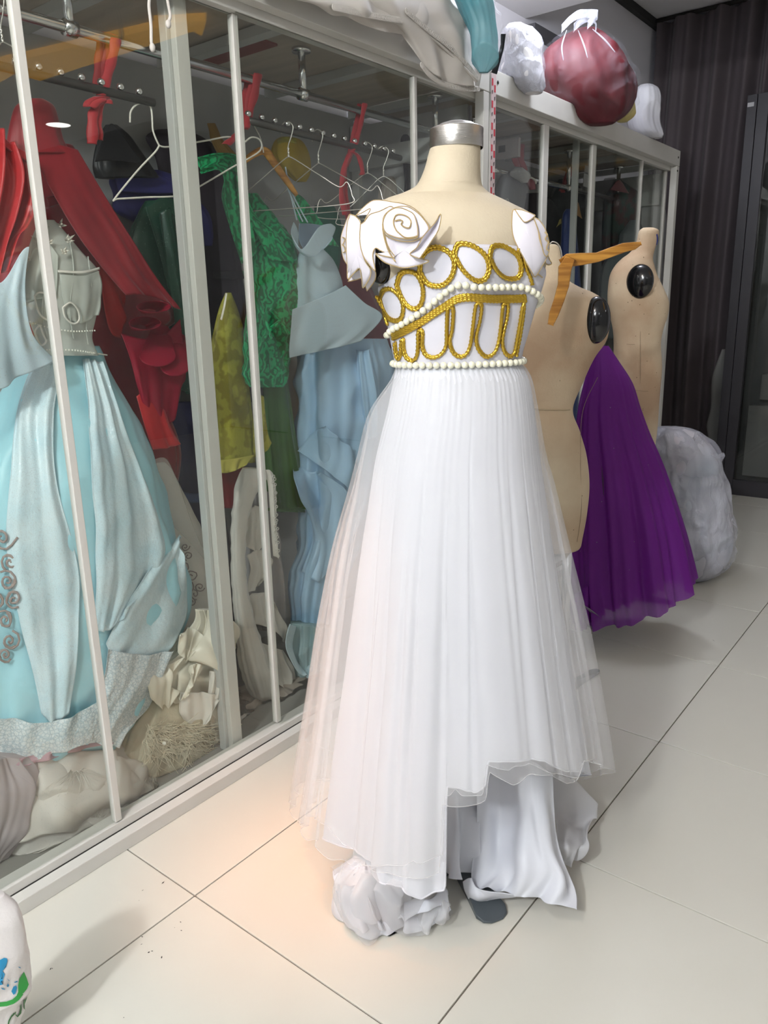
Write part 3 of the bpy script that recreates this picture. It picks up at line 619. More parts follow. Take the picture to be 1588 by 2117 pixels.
sheet('pink_underskirt', [px3([(-60, 1580), (20, 1570), (90, 1556), (160, 1530), (230, 1520)], -1.62), px3([(-60, 1592), (20, 1588), (90, 1574), (160, 1552), (235, 1536)], -1.615)], mat('pink_net', (0.66, 0.42, 0.48), rough=0.6, alpha=0.7), t, 40, 6, fold=0.006, freq=5, grow=False)
mb = MB()
rnd = random.Random(3)
def swirl(q, cx, cy, sc_, a0, par, off=0.012, r=0.0016, turns=1.4, m=None, x=-1.62):
    L_ = []
    for k in range(16):
        u = k / 15; a = a0 + u * turns * 2 * PI; rr = sc_ * (1 - 0.8 * u); L_.append(hit(q, (cx + K(a) * rr, cy + S(a) * rr), off, x=x))
    return tube(L_, r, 6)
for (cx, cy, s_, a0) in ((8, 1110, 26, 0), (22, 1160, 22, 2), (14, 1200, 24, 4), (30, 1235, 20, 1), (10, 1280, 24, 3), (20, 1320, 22, 5), (8, 1350, 18, 0.5), (-10, 1240, 24, 2.4)):
    mb.add(*swirl(b1, cx, cy, s_, a0, None, r=0.0026)); mb.add(*swirl(b1, cx, cy, s_ * 0.7, a0 + 2, None, r=0.0022))
mb.build('embroidery', f_brown, t, True)

# --- white satin gown behind it, with embroidery
t = thing('satin_gown', 'off white satin gown with grey brown swirling embroidery, right of the ice blue gown', 'gown', onx(400, 1350, -1.78))
a_ = loft('skirt', [(955, 300, 345), (1010, 300, 375), (1080, 300, 410), (1150, 300, 438), (1220, 300, 462), (1290, 300, 475), (1360, 290, 478), (1430, 285, 480)], f_white, t, x=-1.83, ratio=0.4, bmax=0.10, fold=0.09, nf=7, xmin=-2.05, nt=90, wrinkle=0.010, wsc=12)
b2 = bvh_of([a_]); mb = MB()
for (cx, cy, s_, a0) in ((378, 1130, 9, 0), (385, 1150, 10, 2), (380, 1172, 12, 1), (392, 1190, 13, 3.3), (384, 1212, 14, 5), (398, 1226, 12, 1.2), (390, 1243, 10, 4), (408, 1212, 10, 0.3)): mb.add(*swirl(b2, cx, cy, s_, a0, None, r=0.0018, x=-1.72))
mb.build('embroidery', f_brown, t, True)
sheet('sheer_overlay', [px3([(318, 950), (345, 950), (372, 1010)], -1.72), px3([(330, 1000), (365, 1040), (400, 1090)], -1.72), px3([(350, 1080), (400, 1130), (440, 1180)], -1.73)], mat('net_veil', (0.62, 0.60, 0.56), rough=0.5, alpha=0.35), t, 14, 16)

# --- dark garments hanging behind
def gar(name, label, cat, rows, m, x, ratio=0.35, bmax=0.06, fold=0.10, nf=7, seed=0, extra=None, pn='garment_body', **kw):
    t = thing(name, label, cat, onx((rows[-1][1] + rows[-1][-1]) / 2, rows[-1][0], x)); 
    kw.setdefault('xmin', -2.055); kw.setdefault('xmax', XM)
    o = loft(pn, rows, m, t, x=x, ratio=ratio, bmax=bmax, fold=fold, nf=nf, seed=seed, **kw)
    return t, o
t, o = gar('sequin_gown', 'dark green sequin gown between the red cloak and the wide white post', 'gown', [(415, 300, 372), (440, 285, 395), (500, 262, 400), (560, 280, 405), (620, 320, 415), (680, 350, 440), (740, 365, 462), (780, 370, 474), (815, 385, 440)], f_green_dk, -1.88, seed=2, nt=90, fold=0.16)
sheet('skirt_fold', [px3([(330, 440), (352, 430), (372, 470)], -1.80), px3([(350, 560), (375, 560), (396, 580)], -1.80), px3([(368, 700), (395, 690), (420, 700)], -1.80), px3([(360, 800), (392, 812), (420, 806)], -1.80)], f_green_dk, t, 20, 30, fold=0.006, freq=2, grow=False)
sheet('front_panel', [px3([(300, 428), (335, 408), (370, 415)], -1.83), px3([(330, 520), (360, 520), (385, 540)], -1.82), px3([(350, 600), (380, 610), (400, 625)], -1.82)], f_green_dk, t, 20, 20, fold=0.005, freq=2)
t, o = gar('indigo_jacket', 'indigo blue jacket behind the dark green sequin gown', 'jacket', [(352, 255, 330), (370, 225, 375), (400, 232, 395), (440, 240, 432), (480, 330, 442), (508, 395, 440)], f_indigo, -1.96, ratio=0.3, bmax=0.05, seed=4)
sheet('lapel', [px3([(236, 368), (300, 352), (372, 385)], -1.905), px3([(245, 395), (300, 400), (372, 400)], -1.90)], f_indigo, t, 12, 8, th=0.003)
t, o = gar('sequin_blouse', 'black top with small sequins behind the bent white hanger', 'top', [(258, 218, 242), (280, 205, 268), (310, 195, 290), (345, 190, 315), (368, 196, 330)], f_blackseq, -1.90, ratio=0.35, bmax=0.05, seed=5)
sheet('shoulder_flap', [px3([(222, 262), (232, 256), (250, 275)], -1.84), px3([(205, 300), (235, 295), (275, 310)], -1.84), px3([(196, 335), (240, 332), (300, 340)], -1.84)], f_black, t, 12, 12)
t, o = gar('black_dress', 'second black garment behind the wide white post, with a purple sheen', 'dress', [(268, 322, 372), (285, 300, 420), (330, 320, 470), (420, 340, 490), (560, 400, 500), (700, 430, 520), (830, 440, 540)], mat('purple_black', (0.018, 0.010, 0.022), rough=0.6), -2.0, ratio=0.3, bmax=0.04, seed=6)
sheet('sash', [px3([(440, 560), (480, 560), (520, 560)], -1.955), px3([(440, 575), (480, 577), (520, 575)], -1.95)], f_black, t, 8, 4)
t, o = gar('navy_gown', 'long navy blue sequin gown low between red cloak and wide white post', 'gown', [(830, 330, 400), (880, 345, 430), (960, 355, 445), (1040, 365, 452), (1110, 395, 458), (1180, 420, 462)], f_navyseq, -1.93, seed=7, bmax=0.05)
sheet('sequin_band', [px3([(350, 1008), (395, 1020), (432, 1018)], -1.865), px3([(352, 1030), (395, 1040), (434, 1036)], -1.86)], mat('blue_sequins', (0.02, 0.05, 0.16), rough=0.3, glit=(200, 0.25, '#80b0ff', 0.6)), t, 14, 4)
t, o = gar('grey_skirt', 'dark grey cloth hanging low behind the white satin gown', 'skirt', [(1060, 385, 465), (1150, 400, 480), (1250, 420, 490), (1380, 430, 500)], mat('dark_grey_cloth', (0.07, 0.065, 0.09), rough=0.7), -2.0, ratio=0.3, bmax=0.04, seed=8)
t, o = gar('mustard_blouse', 'mustard yellow top with small sparkles beside the orange wooden hanger', 'top', [(283, 580, 600), (290, 568, 622), (310, 560, 636), (335, 566, 643), (360, 592, 642), (376, 612, 634)], f_yellow2, -1.80, seed=3, bmax=0.06)
sheet('neck_band', [px3([(572, 290), (590, 284), (612, 288)], -1.735), px3([(575, 298), (592, 294), (612, 297)], -1.73)], f_yellow, t, 10, 3, th=0.003)
t, o = gar('ochre_slip', 'narrow ochre slip left of the orange wooden hanger, half hidden by a stile', 'top', [(255, 428, 445), (270, 432, 452), (290, 436, 462), (330, 455, 500)], mat('ochre', (0.28, 0.16, 0.03), rough=0.6), -1.93, seed=3, bmax=0.03)
t, o = gar('dark_jumper', 'slim black garment hanging left of the dress form neck', 'top', [(278, 834, 842), (290, 828, 852), (330, 832, 860), (380, 836, 870), (430, 830, 870)], f_black, -1.80, seed=3, bmax=0.05)
t, o = gar('ribbed_top', 'grey beige ribbed top behind the empty hangers beside the neck', 'top', [(365, 800, 825), (375, 790, 838), (400, 782, 845), (430, 780, 850)], f_beige, -1.88, seed=1, bmax=0.05, fold=0.16, nf=14)
# --- yellow green lace dress
t, o = gar('lace_dress', 'yellow green lace dress with a flared hem, between the wide post and the thin stile', 'dress', [(605, 466, 478), (640, 452, 492), (690, 440, 506), (760, 428, 512), (830, 436, 520), (900, 428, 528), (955, 420, 530)], f_yellow, -1.84, seed=4, nf=5, nt=80, pn='dress_body')
sheet('neck_binding', [px3([(466, 606), (462, 630), (455, 660)], -1.76), px3([(470, 606), (466, 632), (459, 662)], -1.755)], f_cream, t, 12, 3)
sheet('side_flare', [px3([(524, 812), (535, 815), (545, 820)], -1.76), px3([(526, 870), (540, 868), (552, 880)], -1.75), px3([(528, 945), (545, 942), (560, 915)], -1.74)], f_yellow, t, 20, 20, fold=0.008, freq=2)
sheet('under_hem', [px3([(425, 950), (470, 950), (527, 940)], -1.80), px3([(425, 975), (470, 978), (510, 962)], -1.79)], mat('pale_yellow', (0.55, 0.50, 0.10), rough=0.5), t, 30, 8, fold=0.006, freq=4)
# --- emerald lace dress
t, o = gar('emerald_dress', 'emerald green patterned lace dress on the orange wooden hanger', 'dress', [(400, 500, 530), (450, 508, 570), (500, 512, 610), (550, 508, 618), (600, 512, 622), (650, 508, 612), (700, 502, 602), (740, 500, 600), (780, 500, 597), (800, 515, 588)], f_green, -1.76, ratio=0.4, bmax=0.07, seed=2, nf=6, nt=90, pn='dress_body', wrinkle=0.010, wsc=18)
sheet('sleeve', [px3([(408, 325), (412, 345), (416, 360)], -1.72), px3([(450, 316), (455, 335), (450, 352)], -1.70), px3([(492, 325), (478, 350), (462, 372)], -1.70), px3([(505, 370), (490, 400), (458, 410)], -1.70), px3([(515, 440), (500, 470), (478, 480)], -1.70), px3([(530, 520), (515, 540), (500, 545)], -1.71)], f_green, t, 20, 60, fold=0.004, freq=2, grow=False)
sheet('strap', [px3([(488, 330), (498, 340), (503, 345)], -1.68), px3([(496, 420), (512, 430), (522, 435)], -1.69), px3([(530, 480), (555, 480), (575, 485)], -1.70), px3([(560, 540), (590, 540), (612, 545)], -1.71)], f_green, t, 16, 40, fold=0.003, freq=2, grow=False)
sheet('shoulder_piece', [px3([(612, 400), (622, 405), (632, 415)], -1.70), px3([(612, 440), (645, 445), (672, 470)], -1.70), px3([(640, 500), (670, 505), (700, 510)], -1.70)], f_green, t, 16, 20)
mb = MB()
for L_ in ([(520, 760), (530, 740), (545, 700), (560, 680), (585, 660)], [(560, 640), (580, 660), (598, 690)], [(505, 560), (520, 600), (540, 640), (560, 700)]): mb.add(*tube(resample(px3(L_, -1.685), 20), 0.006, 8))
mb.build('gathered_fold', f_green, t, True)
# --- leaf green satin skirt
t, o = gar('satin_skirt', 'leaf green shiny satin skirt below the emerald lace dress', 'skirt', [(770, 545, 592), (830, 542, 602), (900, 545, 612), (970, 548, 626), (1030, 550, 636), (1056, 552, 640)], f_greensat, -1.82, ratio=0.4, bmax=0.06, fold=0.2, nf=6, nt=90, pn='skirt_body')
sheet('hem_band', [px3([(553, 1050), (595, 1052), (639, 1046)], -1.757), px3([(554, 1056), (595, 1058), (640, 1052)], -1.756)], f_greensat, t, 14, 3)
# --- light blue gown on the right
t = thing('blue_gown', 'light blue glitter gown with a flared peplum, beside the white dress', 'gown', onx(700, 1250, -1.72))
sk = loft('skirt', [(700, 608, 790), (760, 604, 810), (830, 604, 815), (900, 606, 800), (960, 612, 790), (1040, 618, 770), (1120, 612, 740), (1200, 600, 710), (1280, 598, 690), (1340, 605, 672), (1395, 615, 650)], f_sky, t, x=-1.78, ratio=0.5, bmax=0.13, fold=0.20, f0=0.4, nf=7, nt=130, nz=90, xmax=XM - 0.02, xmin=-2.04, wrinkle=0.022, wsc=7, seed=3)
b3 = bvh_of([sk]); Q3 = lambda L_, off=0.012: [hit(b3, p, off, x=-1.66) for p in L_]
pl = loft('bodice', [(515, 622, 668), (540, 612, 690), (580, 606, 706), (615, 608, 712), (650, 606, 735)], f_skylt, t, x=-1.72, ratio=0.5, bmax=0.07, xmax=XM - 0.02, fold=0.03, nf=4)
sheet('peplum', [px3([(604, 640), (640, 625), (680, 608), (714, 590)], -1.655), px3([(602, 680), (650, 665), (710, 640), (752, 625)], -1.640), px3([(600, 715), (650, 708), (730, 680), (790, 655)], -1.630), px3([(600, 740), (640, 730), (690, 720), (745, 705), (790, 662)][0:5:1][:4], -1.630)], f_skylt, t, 50, 30, fold=0.004, freq=2, th=0.002)
sheet('cup', [px3([(606, 460), (612, 470), (616, 482)], -1.66), px3([(602, 485), (608, 505), (618, 520)], -1.64), px3([(625, 515), (636, 525), (648, 530)], -1.62), px3([(660, 470), (674, 505), (680, 500)], -1.625), px3([(684, 462), (694, 470), (690, 485)], -1.64)], f_skylt, t, 20, 50, th=0.003)
sheet('cup_lining', [px3([(618, 462), (640, 462), (668, 466)], -1.69), px3([(618, 495), (640, 500), (672, 495)], -1.70), px3([(630, 520), (645, 524), (660, 520)], -1.69)], mat('blue_lining', (0.30, 0.40, 0.52), rough=0.5), t, 14, 14)
for a, b in (((586, 365), (626, 458)), ((590, 368), (636, 460)), ((590, 345), (614, 455))): tubeobj('strap_cord', px3([a, ((a[0] + b[0]) / 2 - 2, (a[1] + b[1]) / 2), b], -1.655), 0.0022, f_skylt, t, n=16, sides=6)
for nm, rows in (('drape_fold', [[(612, 960), (640, 975), (668, 975)], [(620, 1010), (660, 1040), (710, 1010)], [(640, 1100), (668, 1120), (712, 1060)], [(620, 1180), (660, 1200), (690, 1150)]]), ('drape_fold', [[(668, 880), (690, 900), (720, 930)], [(640, 900), (690, 950), (735, 975)], [(620, 930), (680, 980), (720, 1010)]]), ('drape_fold', [[(735, 720), (745, 725), (760, 720)], [(745, 820), (760, 820), (775, 815)], [(755, 900), (765, 905), (780, 895)]]), ('hem_tail', [[(600, 1290), (620, 1295), (650, 1290)], [(596, 1340), (620, 1345), (645, 1340)], [(625, 1395), (635, 1398), (645, 1390)]])):
    sheet(nm, [Q3(r, 0.016) for r in rows], f_sky if nm == 'drape_fold' else f_blue_pale, t, 24, 30, fold=0.006, freq=2, th=0.002, rnd=0.004, grow=False)
# --- maroon garment behind the light blue gown
t, o = gar('maroon_dress', 'maroon dress behind the light blue gown and the white shoulder rose', 'dress', [(500, 690, 712), (540, 690, 735), (600, 700, 770), (660, 720, 800), (720, 740, 830)], f_maroon, -1.93, ratio=0.35, bmax=0.05, seed=5)
t, o = gar('red_skirt', 'small patch of red skirt below the yellow green lace dress', 'skirt', [(965, 455, 510), (1000, 452, 512), (1050, 460, 505)], f_red, -1.86, ratio=0.3, bmax=0.04, seed=5)
t, o = gar('green_blouse', 'dark teal green blouse behind the light blue bodice', 'blouse', [(425, 650, 690), (460, 648, 705), (510, 655, 706), (560, 660, 700)], mat('teal_green', (0.01, 0.12, 0.08), rough=0.6), -1.90, ratio=0.3, bmax=0.05)
# --- white dress bundle hanging in an arch
t = thing('white_robe', 'white robe hung in a tall arch between the thin stile and the light blue gown', 'robe', onx(530, 1430, -1.72))
loft('rolled_sleeve', [(968, 500, 545), (985, 490, 552), (1020, 484, 530), (1080, 478, 512), (1150, 478, 508), (1220, 480, 512), (1290, 486, 530), (1350, 490, 550), (1400, 500, 565), (1435, 515, 568), (1446, 530, 555)], f_white, t, x=-1.70, ratio=0.6, bmax=0.05, fold=0.12, nf=6, xmax=XM, wrinkle=0.006, wsc=20, nt=72)
sheet('inner_net', [px3([(505, 1010), (530, 1005), (560, 1020)], -1.78), px3([(505, 1100), (540, 1100), (575, 1100)], -1.78), px3([(508, 1200), (545, 1205), (588, 1200)], -1.78), px3([(515, 1300), (555, 1305), (592, 1300)], -1.77)], mat('grey_net', (0.42, 0.40, 0.40), rough=0.6, alpha=0.8), t, 30, 40, fold=0.01, freq=3, grow=False, rnd=0.006, rsc=14)
sheet('lace_edge', [px3([(545, 972), (556, 972), (565, 985)], -1.68), px3([(556, 1000), (564, 1004), (572, 1010)], -1.67), px3([(562, 1080), (568, 1082), (573, 1084)], -1.67), px3([(566, 1150), (572, 1152), (577, 1156)], -1.68)], f_white, t, 10, 40, fold=0.004, freq=1.2, grow=False)
mb = MB()
for i in range(30):
    u = i / 29; p = onx(566 + 8 * u + 3 * S(i * 2.4), 985 + 165 * u, -1.665); mb.add(*tube([p + Vector((0, 0.0045 * K(a * PI / 4), 0.0045 * S(a * PI / 4))) for a in range(8)], 0.0011, 5, closed=True))
mb.build('lace_loops', f_white, t, True)
for rows in ([[(512, 1060), (530, 1045), (545, 1060)], [(515, 1100), (535, 1110), (548, 1095)], [(512, 1130), (532, 1140), (545, 1120)]], [[(512, 1150), (535, 1135), (556, 1150)], [(520, 1180), (545, 1190), (560, 1160)], [(512, 1225), (530, 1215), (545, 1195)]], [[(520, 1228), (555, 1225), (560, 1240)], [(520, 1240), (550, 1245), (590, 1290)], [(525, 1290), (560, 1300), (592, 1330)]], [[(545, 1330), (570, 1340), (590, 1345)], [(555, 1370), (590, 1390), (610, 1395)], [(560, 1400), (590, 1425), (608, 1412)]]):
    sheet('ruffle', [px3(r, -1.71) for r in rows], f_white, t, 22, 22, fold=0.007, freq=2.4, rnd=0.006, rsc=20, grow=False, th=0.0012)
# --- heaps on the cabinet floor
def heap(name, label, rows, m, x, bmax=0.10, ratio=0.5, wr=0.02, wsc=9, fold=0.12, nf=9, seed=0, sheets=(), cat='cloth', zmin=0.031, xmax=-1.548, pn='heap'):
    t = thing(name, label, cat, onx((rows[-1][1] + rows[-1][-1]) / 2, rows[-1][0], x))
    o = loft(pn, rows, m, t, x=x, ratio=ratio, bmax=bmax, fold=fold, f0=1, f1=1, nf=nf, seed=seed, wrinkle=wr, wsc=wsc, zmin=zmin, xmax=xmax, xmin=-2.05, nt=120, nz=70)
    b = bvh_of([o])
    for nm, rr, mm, off in sheets: sheet(nm, [[hit(b, p, off, x=x + 0.05) for p in r] for r in rr], mm, t, 30, 24, fold=0.005, freq=2.5, rnd=0.006, rsc=16, grow=False, th=0.0015, zmin=zmin)
    return t, o, b
t, o, b = heap('white_organza', 'large heap of white organza skirt pressed against the lower left pane', [(1535, 60, 250), (1570, -40, 300), (1620, -60, 352), (1670, -60, 335), (1720, -60, 270), (1770, -60, 190), (1815, -60, 110), (1850, -60, 30)], f_organza, -1.70, bmax=0.13, wr=0.030, wsc=7, fold=0.10, nf=7, zmin=0.031,
               sheets=[('fold', [[(10, 1590), (80, 1570), (150, 1560), (230, 1560)], [(0, 1660), (70, 1650), (140, 1650), (240, 1640)], [(-10, 1760), (60, 1735), (130, 1715), (215, 1700)]], f_organza, 0.018), ('fold', [[(215, 1570), (280, 1580), (335, 1600)], [(220, 1630), (270, 1640), (320, 1640)], [(225, 1700), (250, 1700), (285, 1690)]], f_organza, 0.014), ('fold', [[(-20, 1600), (20, 1590), (70, 1580)], [(-30, 1680), (10, 1700), (50, 1690)], [(-30, 1780), (0, 1790), (20, 1800)]], f_white, 0.014), ('rolled_edge', [[(20, 1790), (110, 1745), (200, 1720), (240, 1718)], [(25, 1815), (110, 1785), (190, 1755), (235, 1728)]], f_organza, 0.015)])
mb = MB(); rnd = random.Random(5)
for (cx, cy, n_, L0, a0, a1) in ((160, 1590, 26, 70, 0.3, 2.6), (200, 1690, 22, 45, -2.6, -0.6), (310, 1600, 30, 60, 0.2, 2.2), (160, 1775, 24, 50, -2.9, -0.5), (300, 1700, 14, 40, -2.4, -0.8)):
    for k in range(n_):
        a = a0 + (a1 - a0) * rnd.random(); l = L0 * (0.5 + 0.6 * rnd.random()); ox = rnd.uniform(-15, 15)
        mb.add(*tube([hit(b, (cx + ox + K(a) * l * u, cy + S(a) * l * u), 0.004, x=-1.62) for u in (0, 0.33, 0.66, 1)], 0.00045, 4))
o = mb.build('printed_rays', mat('silver_thread', (0.75, 0.72, 0.66), rough=0.3, metal=0.3), t, True); o['kind'] = 'stuff'
t, o, b = heap('lilac_heap', 'greyish lilac underskirt crumpled at the far lower left', [(1560, -70, 60), (1610, -80, 85), (1680, -80, 75), (1750, -80, 40), (1820, -80, 15)], mat('lilac_grey', (0.42, 0.37, 0.38), rough=0.6), -1.64, bmax=0.07, wr=0.02, seed=4)
t, o, b = heap('feather_skirt', 'cream net skirt with a feather trim, on the white heap', [(1400, 335, 385), (1430, 305, 430), (1480, 275, 455), (1530, 250, 440), (1580, 238, 412), (1640, 240, 350)], mat('cream_net', (0.68, 0.62, 0.46), rough=0.6, alpha=0.9, transl=0.2, glit=(300, 0.15, '#ffffff', 0.9), bump=0.4, bscale=60), -1.68, bmax=0.08, wr=0.012, fold=0.06)
mb = MB(); rnd = random.Random(8)
for k in range(420):                                    # feather barbs
    cx = rnd.uniform(300, 415); cy = rnd.uniform(1495, 1560); a = rnd.uniform(-0.3, 1.7) ; l = rnd.uniform(20, 55)
    if k < 90: cx = rnd.uniform(375, 412); cy = rnd.uniform(1535, 1570); l = rnd.uniform(25, 60); a = rnd.uniform(0.3, 1.5)
    q = [hit(b, (cx + K(a + 0.5 * u * S(k)) * l * u, cy + S(a + 0.5 * u * S(k)) * l * u), 0.006 + 0.012 * u, x=-1.60) for u in (0, 0.3, 0.6, 1)]
    mb.add(*tube(q, 0.0007, 3, caps=False))
o = mb.build('feather_trim', mat('feather', (0.80, 0.74, 0.58), rough=0.7), t, True); o['kind'] = 'stuff'
t.children[0]
o = MB().add(*uvsphere(hit(b, (335, 1534), 0.012, x=-1.6), 0.006, 10, 8)).build('jewel', f_pearl, t, True)
t, o, b = heap('cream_ruffles', 'cream satin with stiff pointed ruffles, heaped left of the wide white post', [(1260, 400, 450), (1300, 385, 470), (1350, 345, 475), (1400, 315, 482), (1450, 330, 480), (1500, 400, 485), (1550, 430, 495), (1580, 440, 500)], f_cream, -1.655, bmax=0.05, wr=0.03, wsc=11, seed=2,
   sheets=[('ruffle', [[(305, 1385), (335, 1372), (368, 1362)], [(308, 1415), (340, 1410), (366, 1400)], [(318, 1445), (340, 1450), (358, 1425)]], f_cream, 0.03),
           ('ruffle', [[(452, 1262), (415, 1290), (385, 1348)], [(470, 1300), (440, 1330), (400, 1362)], [(462, 1340), (455, 1365), (440, 1385)]], f_cream, 0.035),
           ('ruffle', [[(370, 1312), (395, 1308), (410, 1318)], [(378, 1335), (395, 1350), (380, 1360)]], f_cream, 0.03),
           ('ruffle', [[(372, 1375), (395, 1365), (405, 1380)], [(385, 1400), (380, 1425), (360, 1440)]], f_cream, 0.03),
           ('ruffle', [[(360, 1430), (400, 1425), (450, 1425)], [(380, 1460), (420, 1465), (445, 1450)], [(400, 1490), (415, 1500), (430, 1495)]], f_white, 0.03),
           ('satin_loop', [[(420, 1400), (440, 1395), (455, 1410)], [(425, 1430), (440, 1440), (450, 1430)]], f_white, 0.03)])
t, o, b = heap('hoop_petticoat', 'white petticoat with piped hoops lying low behind the wide white post', [(1480, 430, 500), (1520, 410, 520), (1560, 395, 530), (1600, 400, 500), (1625, 410, 470)], f_white, -1.72, bmax=0.10, wr=0.012, seed=6,
   sheets=[('fold', [[(440, 1500), (470, 1495), (515, 1500)], [(450, 1530), (490, 1535), (520, 1525)]], f_white, 0.02)])
for L_ in ([(390, 1585), (430, 1580), (470, 1570), (495, 1558)], [(395, 1597), (435, 1592), (475, 1580), (505, 1565)]): tubeobj('piped_hoop', [hit(b, p, 0.012, x=-1.62) for p in L_], 0.005, f_white, t, n=30, sides=8)
t, o, b = heap('beige_cloth', 'grey beige cloth crumpled under the white robe and light blue gown', [(1440, 500, 640), (1465, 490, 650), (1500, 500, 640), (1540, 505, 610), (1575, 500, 560)], f_beige, -1.74, bmax=0.10, wr=0.035, wsc=12, seed=9,
   sheets=[('fold', [[(505, 1460), (540, 1445), (580, 1450)], [(520, 1480), (550, 1480), (600, 1470)]], f_beige, 0.02), ('fold', [[(560, 1500), (600, 1480), (635, 1490)], [(560, 1520), (600, 1510), (630, 1515)]], f_beige, 0.015)])
t, o, b = heap('teal_underskirt', 'teal net underskirt hem peeking out under the light blue gown', [(1290, 600, 690), (1350, 605, 680), (1400, 610, 672), (1440, 625, 660)], mat('teal_net', (0.42, 0.58, 0.60), rough=0.6, alpha=0.85), -1.72, bmax=0.07, wr=0.012, seed=3)

# ================================================================ the white and gold gown on its dress form
f_linen = mat('linen_form', (0.62, 0.54, 0.40), rough=0.75, col2=(0.55, 0.47, 0.34), nscale=22, nw=0.9, bump=0.12, bscale=220)
f_linen2 = mat('stained_linen', (0.66, 0.56, 0.40), rough=0.8, col2=(0.44, 0.31, 0.20), nscale=3.2, nw=0.3, bump=0.12, bscale=180, glit=(75, 0.10, '#3a2414', 0.90))
f_sat = mat('white_gown_satin', (0.74, 0.755, 0.81), rough=0.42, spec=0.5, sheen=0.15, transl=0.12)
f_bod = mat('white_bodice', (0.64, 0.635, 0.70), rough=0.45, spec=0.4)
f_tul = mat('white_tulle', (0.92, 0.92, 0.93), rough=0.8, spec=0.1, alpha=0.25, transl=0.45)
f_tul2 = mat('white_tulle_edge', (0.92, 0.92, 0.93), rough=0.8, spec=0.1, alpha=0.35, transl=0.45)
f_gold = mat('gold_cord', (0.56, 0.37, 0.045), rough=0.30, metal=0.85)
f_goldfill = mat('dull_gold_band', (0.20, 0.15, 0.03), rough=0.5, metal=0.4)
f_goldglit = mat('gold_glitter', (0.85, 0.66, 0.34), rough=0.35, metal=0.6, bump=0.8, bscale=900)
f_foam = mat('white_foam_petal', (0.68, 0.655, 0.72), rough=0.55)
f_bigpearl = mat('ivory_pearl', (0.82, 0.80, 0.64), rough=0.14, coat=0.6, spec=0.6)
m_base = mat('grey_metal_base', (0.085, 0.10, 0.11), rough=0.3, metal=0.3)
DH = 1.478
form = thing('dress_form', 'cream linen dress form with steel neck cap, wearing the white and gold gown', 'dress form', (-0.79, 1.26, 0))
TF = math.radians(-90 + 34)
def bustbump(p, th, t, c):
    z = p.z; k = 0
    for s_ in (-1, 1):
        d = ((th - TF + PI) % (2 * PI)) - PI - s_ * 0.48
        k += 0.020 * math.exp(-(d / 0.34) ** 2 - ((z - 1.275) / 0.055) ** 2)
    v = (p - c); v.z = 0
    return p + v.normalized() * k
torso_rows = [(296, 893, 993), (318, 886, 993), (345, 879, 993), (370, 869, 994), (387, 857, 998), (400, 832, 1012), (411, 800, 1034), (425, 775, 1062), (445, 758, 1098), (475, 752, 1120), (510, 758, 1126), (545, 768, 1118), (580, 780, 1104), (620, 793, 1098), (655, 803, 1094), (690, 809, 1086), (720, 815, 1077), (748, 821, 1072), (790, 832, 1062), (850, 830, 1068), (930, 828, 1072), (1010, 832, 1070)]
def rt(t): return 1.0 if t < 0.18 else (1.0 - (t - 0.18) * 4 if t < 0.26 else 0.68)
torso = loft('torso', torso_rows, f_linen, form, D=DH, ratio=rt, bmax=1, nt=96, nz=150, bump=bustbump)
bT = bvh_of([torso])
cap_rows = [(262, 902, 984), (258, 906, 982)]
ctop = at(944, 275, DH); ra = 0.0465
v = []; f = []
prof = [(0.0, 0.030), (0.018, 0.0295), (0.030, 0.026), (0.036, 0.021), (0.0385, 0.0195), (0.0405, 0.021), (0.0465, 0.0185), (0.0470, 0.0165), (0.0470, -0.0125), (0.0462, -0.0140)]
zc = ctop.z - 0.002
for r, z in prof:
    for k in range(48): a = 2 * PI * k / 48; v.append((ctop.x + K(a) * r, ctop.y + S(a) * r, zc + z - 0.010))
for j in range(len(prof) - 1):
    for k in range(48): f.append((j * 48 + k, (j + 1) * 48 + k, (j + 1) * 48 + (k + 1) % 48, j * 48 + (k + 1) % 48))
obj('neck_cap', v, f, m_steel, form)
v, f = uvsphere(at(788, 545, DH - 0.040), 0.028, 24, 16, (1, 0.8, 1.25)); obj('arm_cap', v, f, m_black, form)
cyl('pole', (ctop.x, ctop.y, 0.02), (ctop.x, ctop.y, 0.96), 0.016, m_chrome, form)
def foot(par, c, tip, wd=0.055, h0=0.05, m=None):
    c = Vector((c[0], c[1], 0)); tip = Vector((tip[0], tip[1], 0)); d = (tip - c); L_ = d.length; d.normalize(); s = Vector((-d.y, d.x, 0)); top = []; 
    out = [(0, 0.018), (L_ * 0.5, 0.6 * wd), (L_ * 0.85, wd * 0.92), (L_ * 0.95, wd * 0.75), (L_, wd * 0.35)]
    L2 = [c + d * a + s * b * 0.5 for a, b in out]; R2 = [c + d * a - s * b * 0.5 for a, b in out][::-1]; o = L2 + R2; n = len(o)
    hz = lambda p: 0.006 + h0 * max(0, 1 - (p - c).length / L_) 
    v = [Vector((p.x, p.y, 0.002)) for p in o] + [Vector((p.x, p.y, hz(p))) for p in o] + [c + Vector((0, 0, h0 + 0.006)) + d * 0.0] + [c + d * L_ * 0.9 + Vector((0, 0, 0.012))]
    f = [tuple(range(n))[::-1]] + [(i, (i + 1) % n, (i + 1) % n + n, i + n) for i in range(n)] + [tuple(n + i for i in range(n))]
    o = obj('foot', v[:2 * n], f, m or m_base, par, smooth=False); bevel(o, 0.003, 3); return o
c0 = (ctop.x, ctop.y)
dv = Vector((-0.650, 1.170)) - Vector(c0)
for k in range(4):
    a = k * PI / 2; foot(form, c0, (c0[0] + dv.x * K(a) - dv.y * S(a), c0[1] + dv.x * S(a) + dv.y * K(a)), 0.078)
cyl('base_hub', (c0[0], c0[1], 0.006), (c0[0], c0[1], 0.07), 0.026, m_base, form)

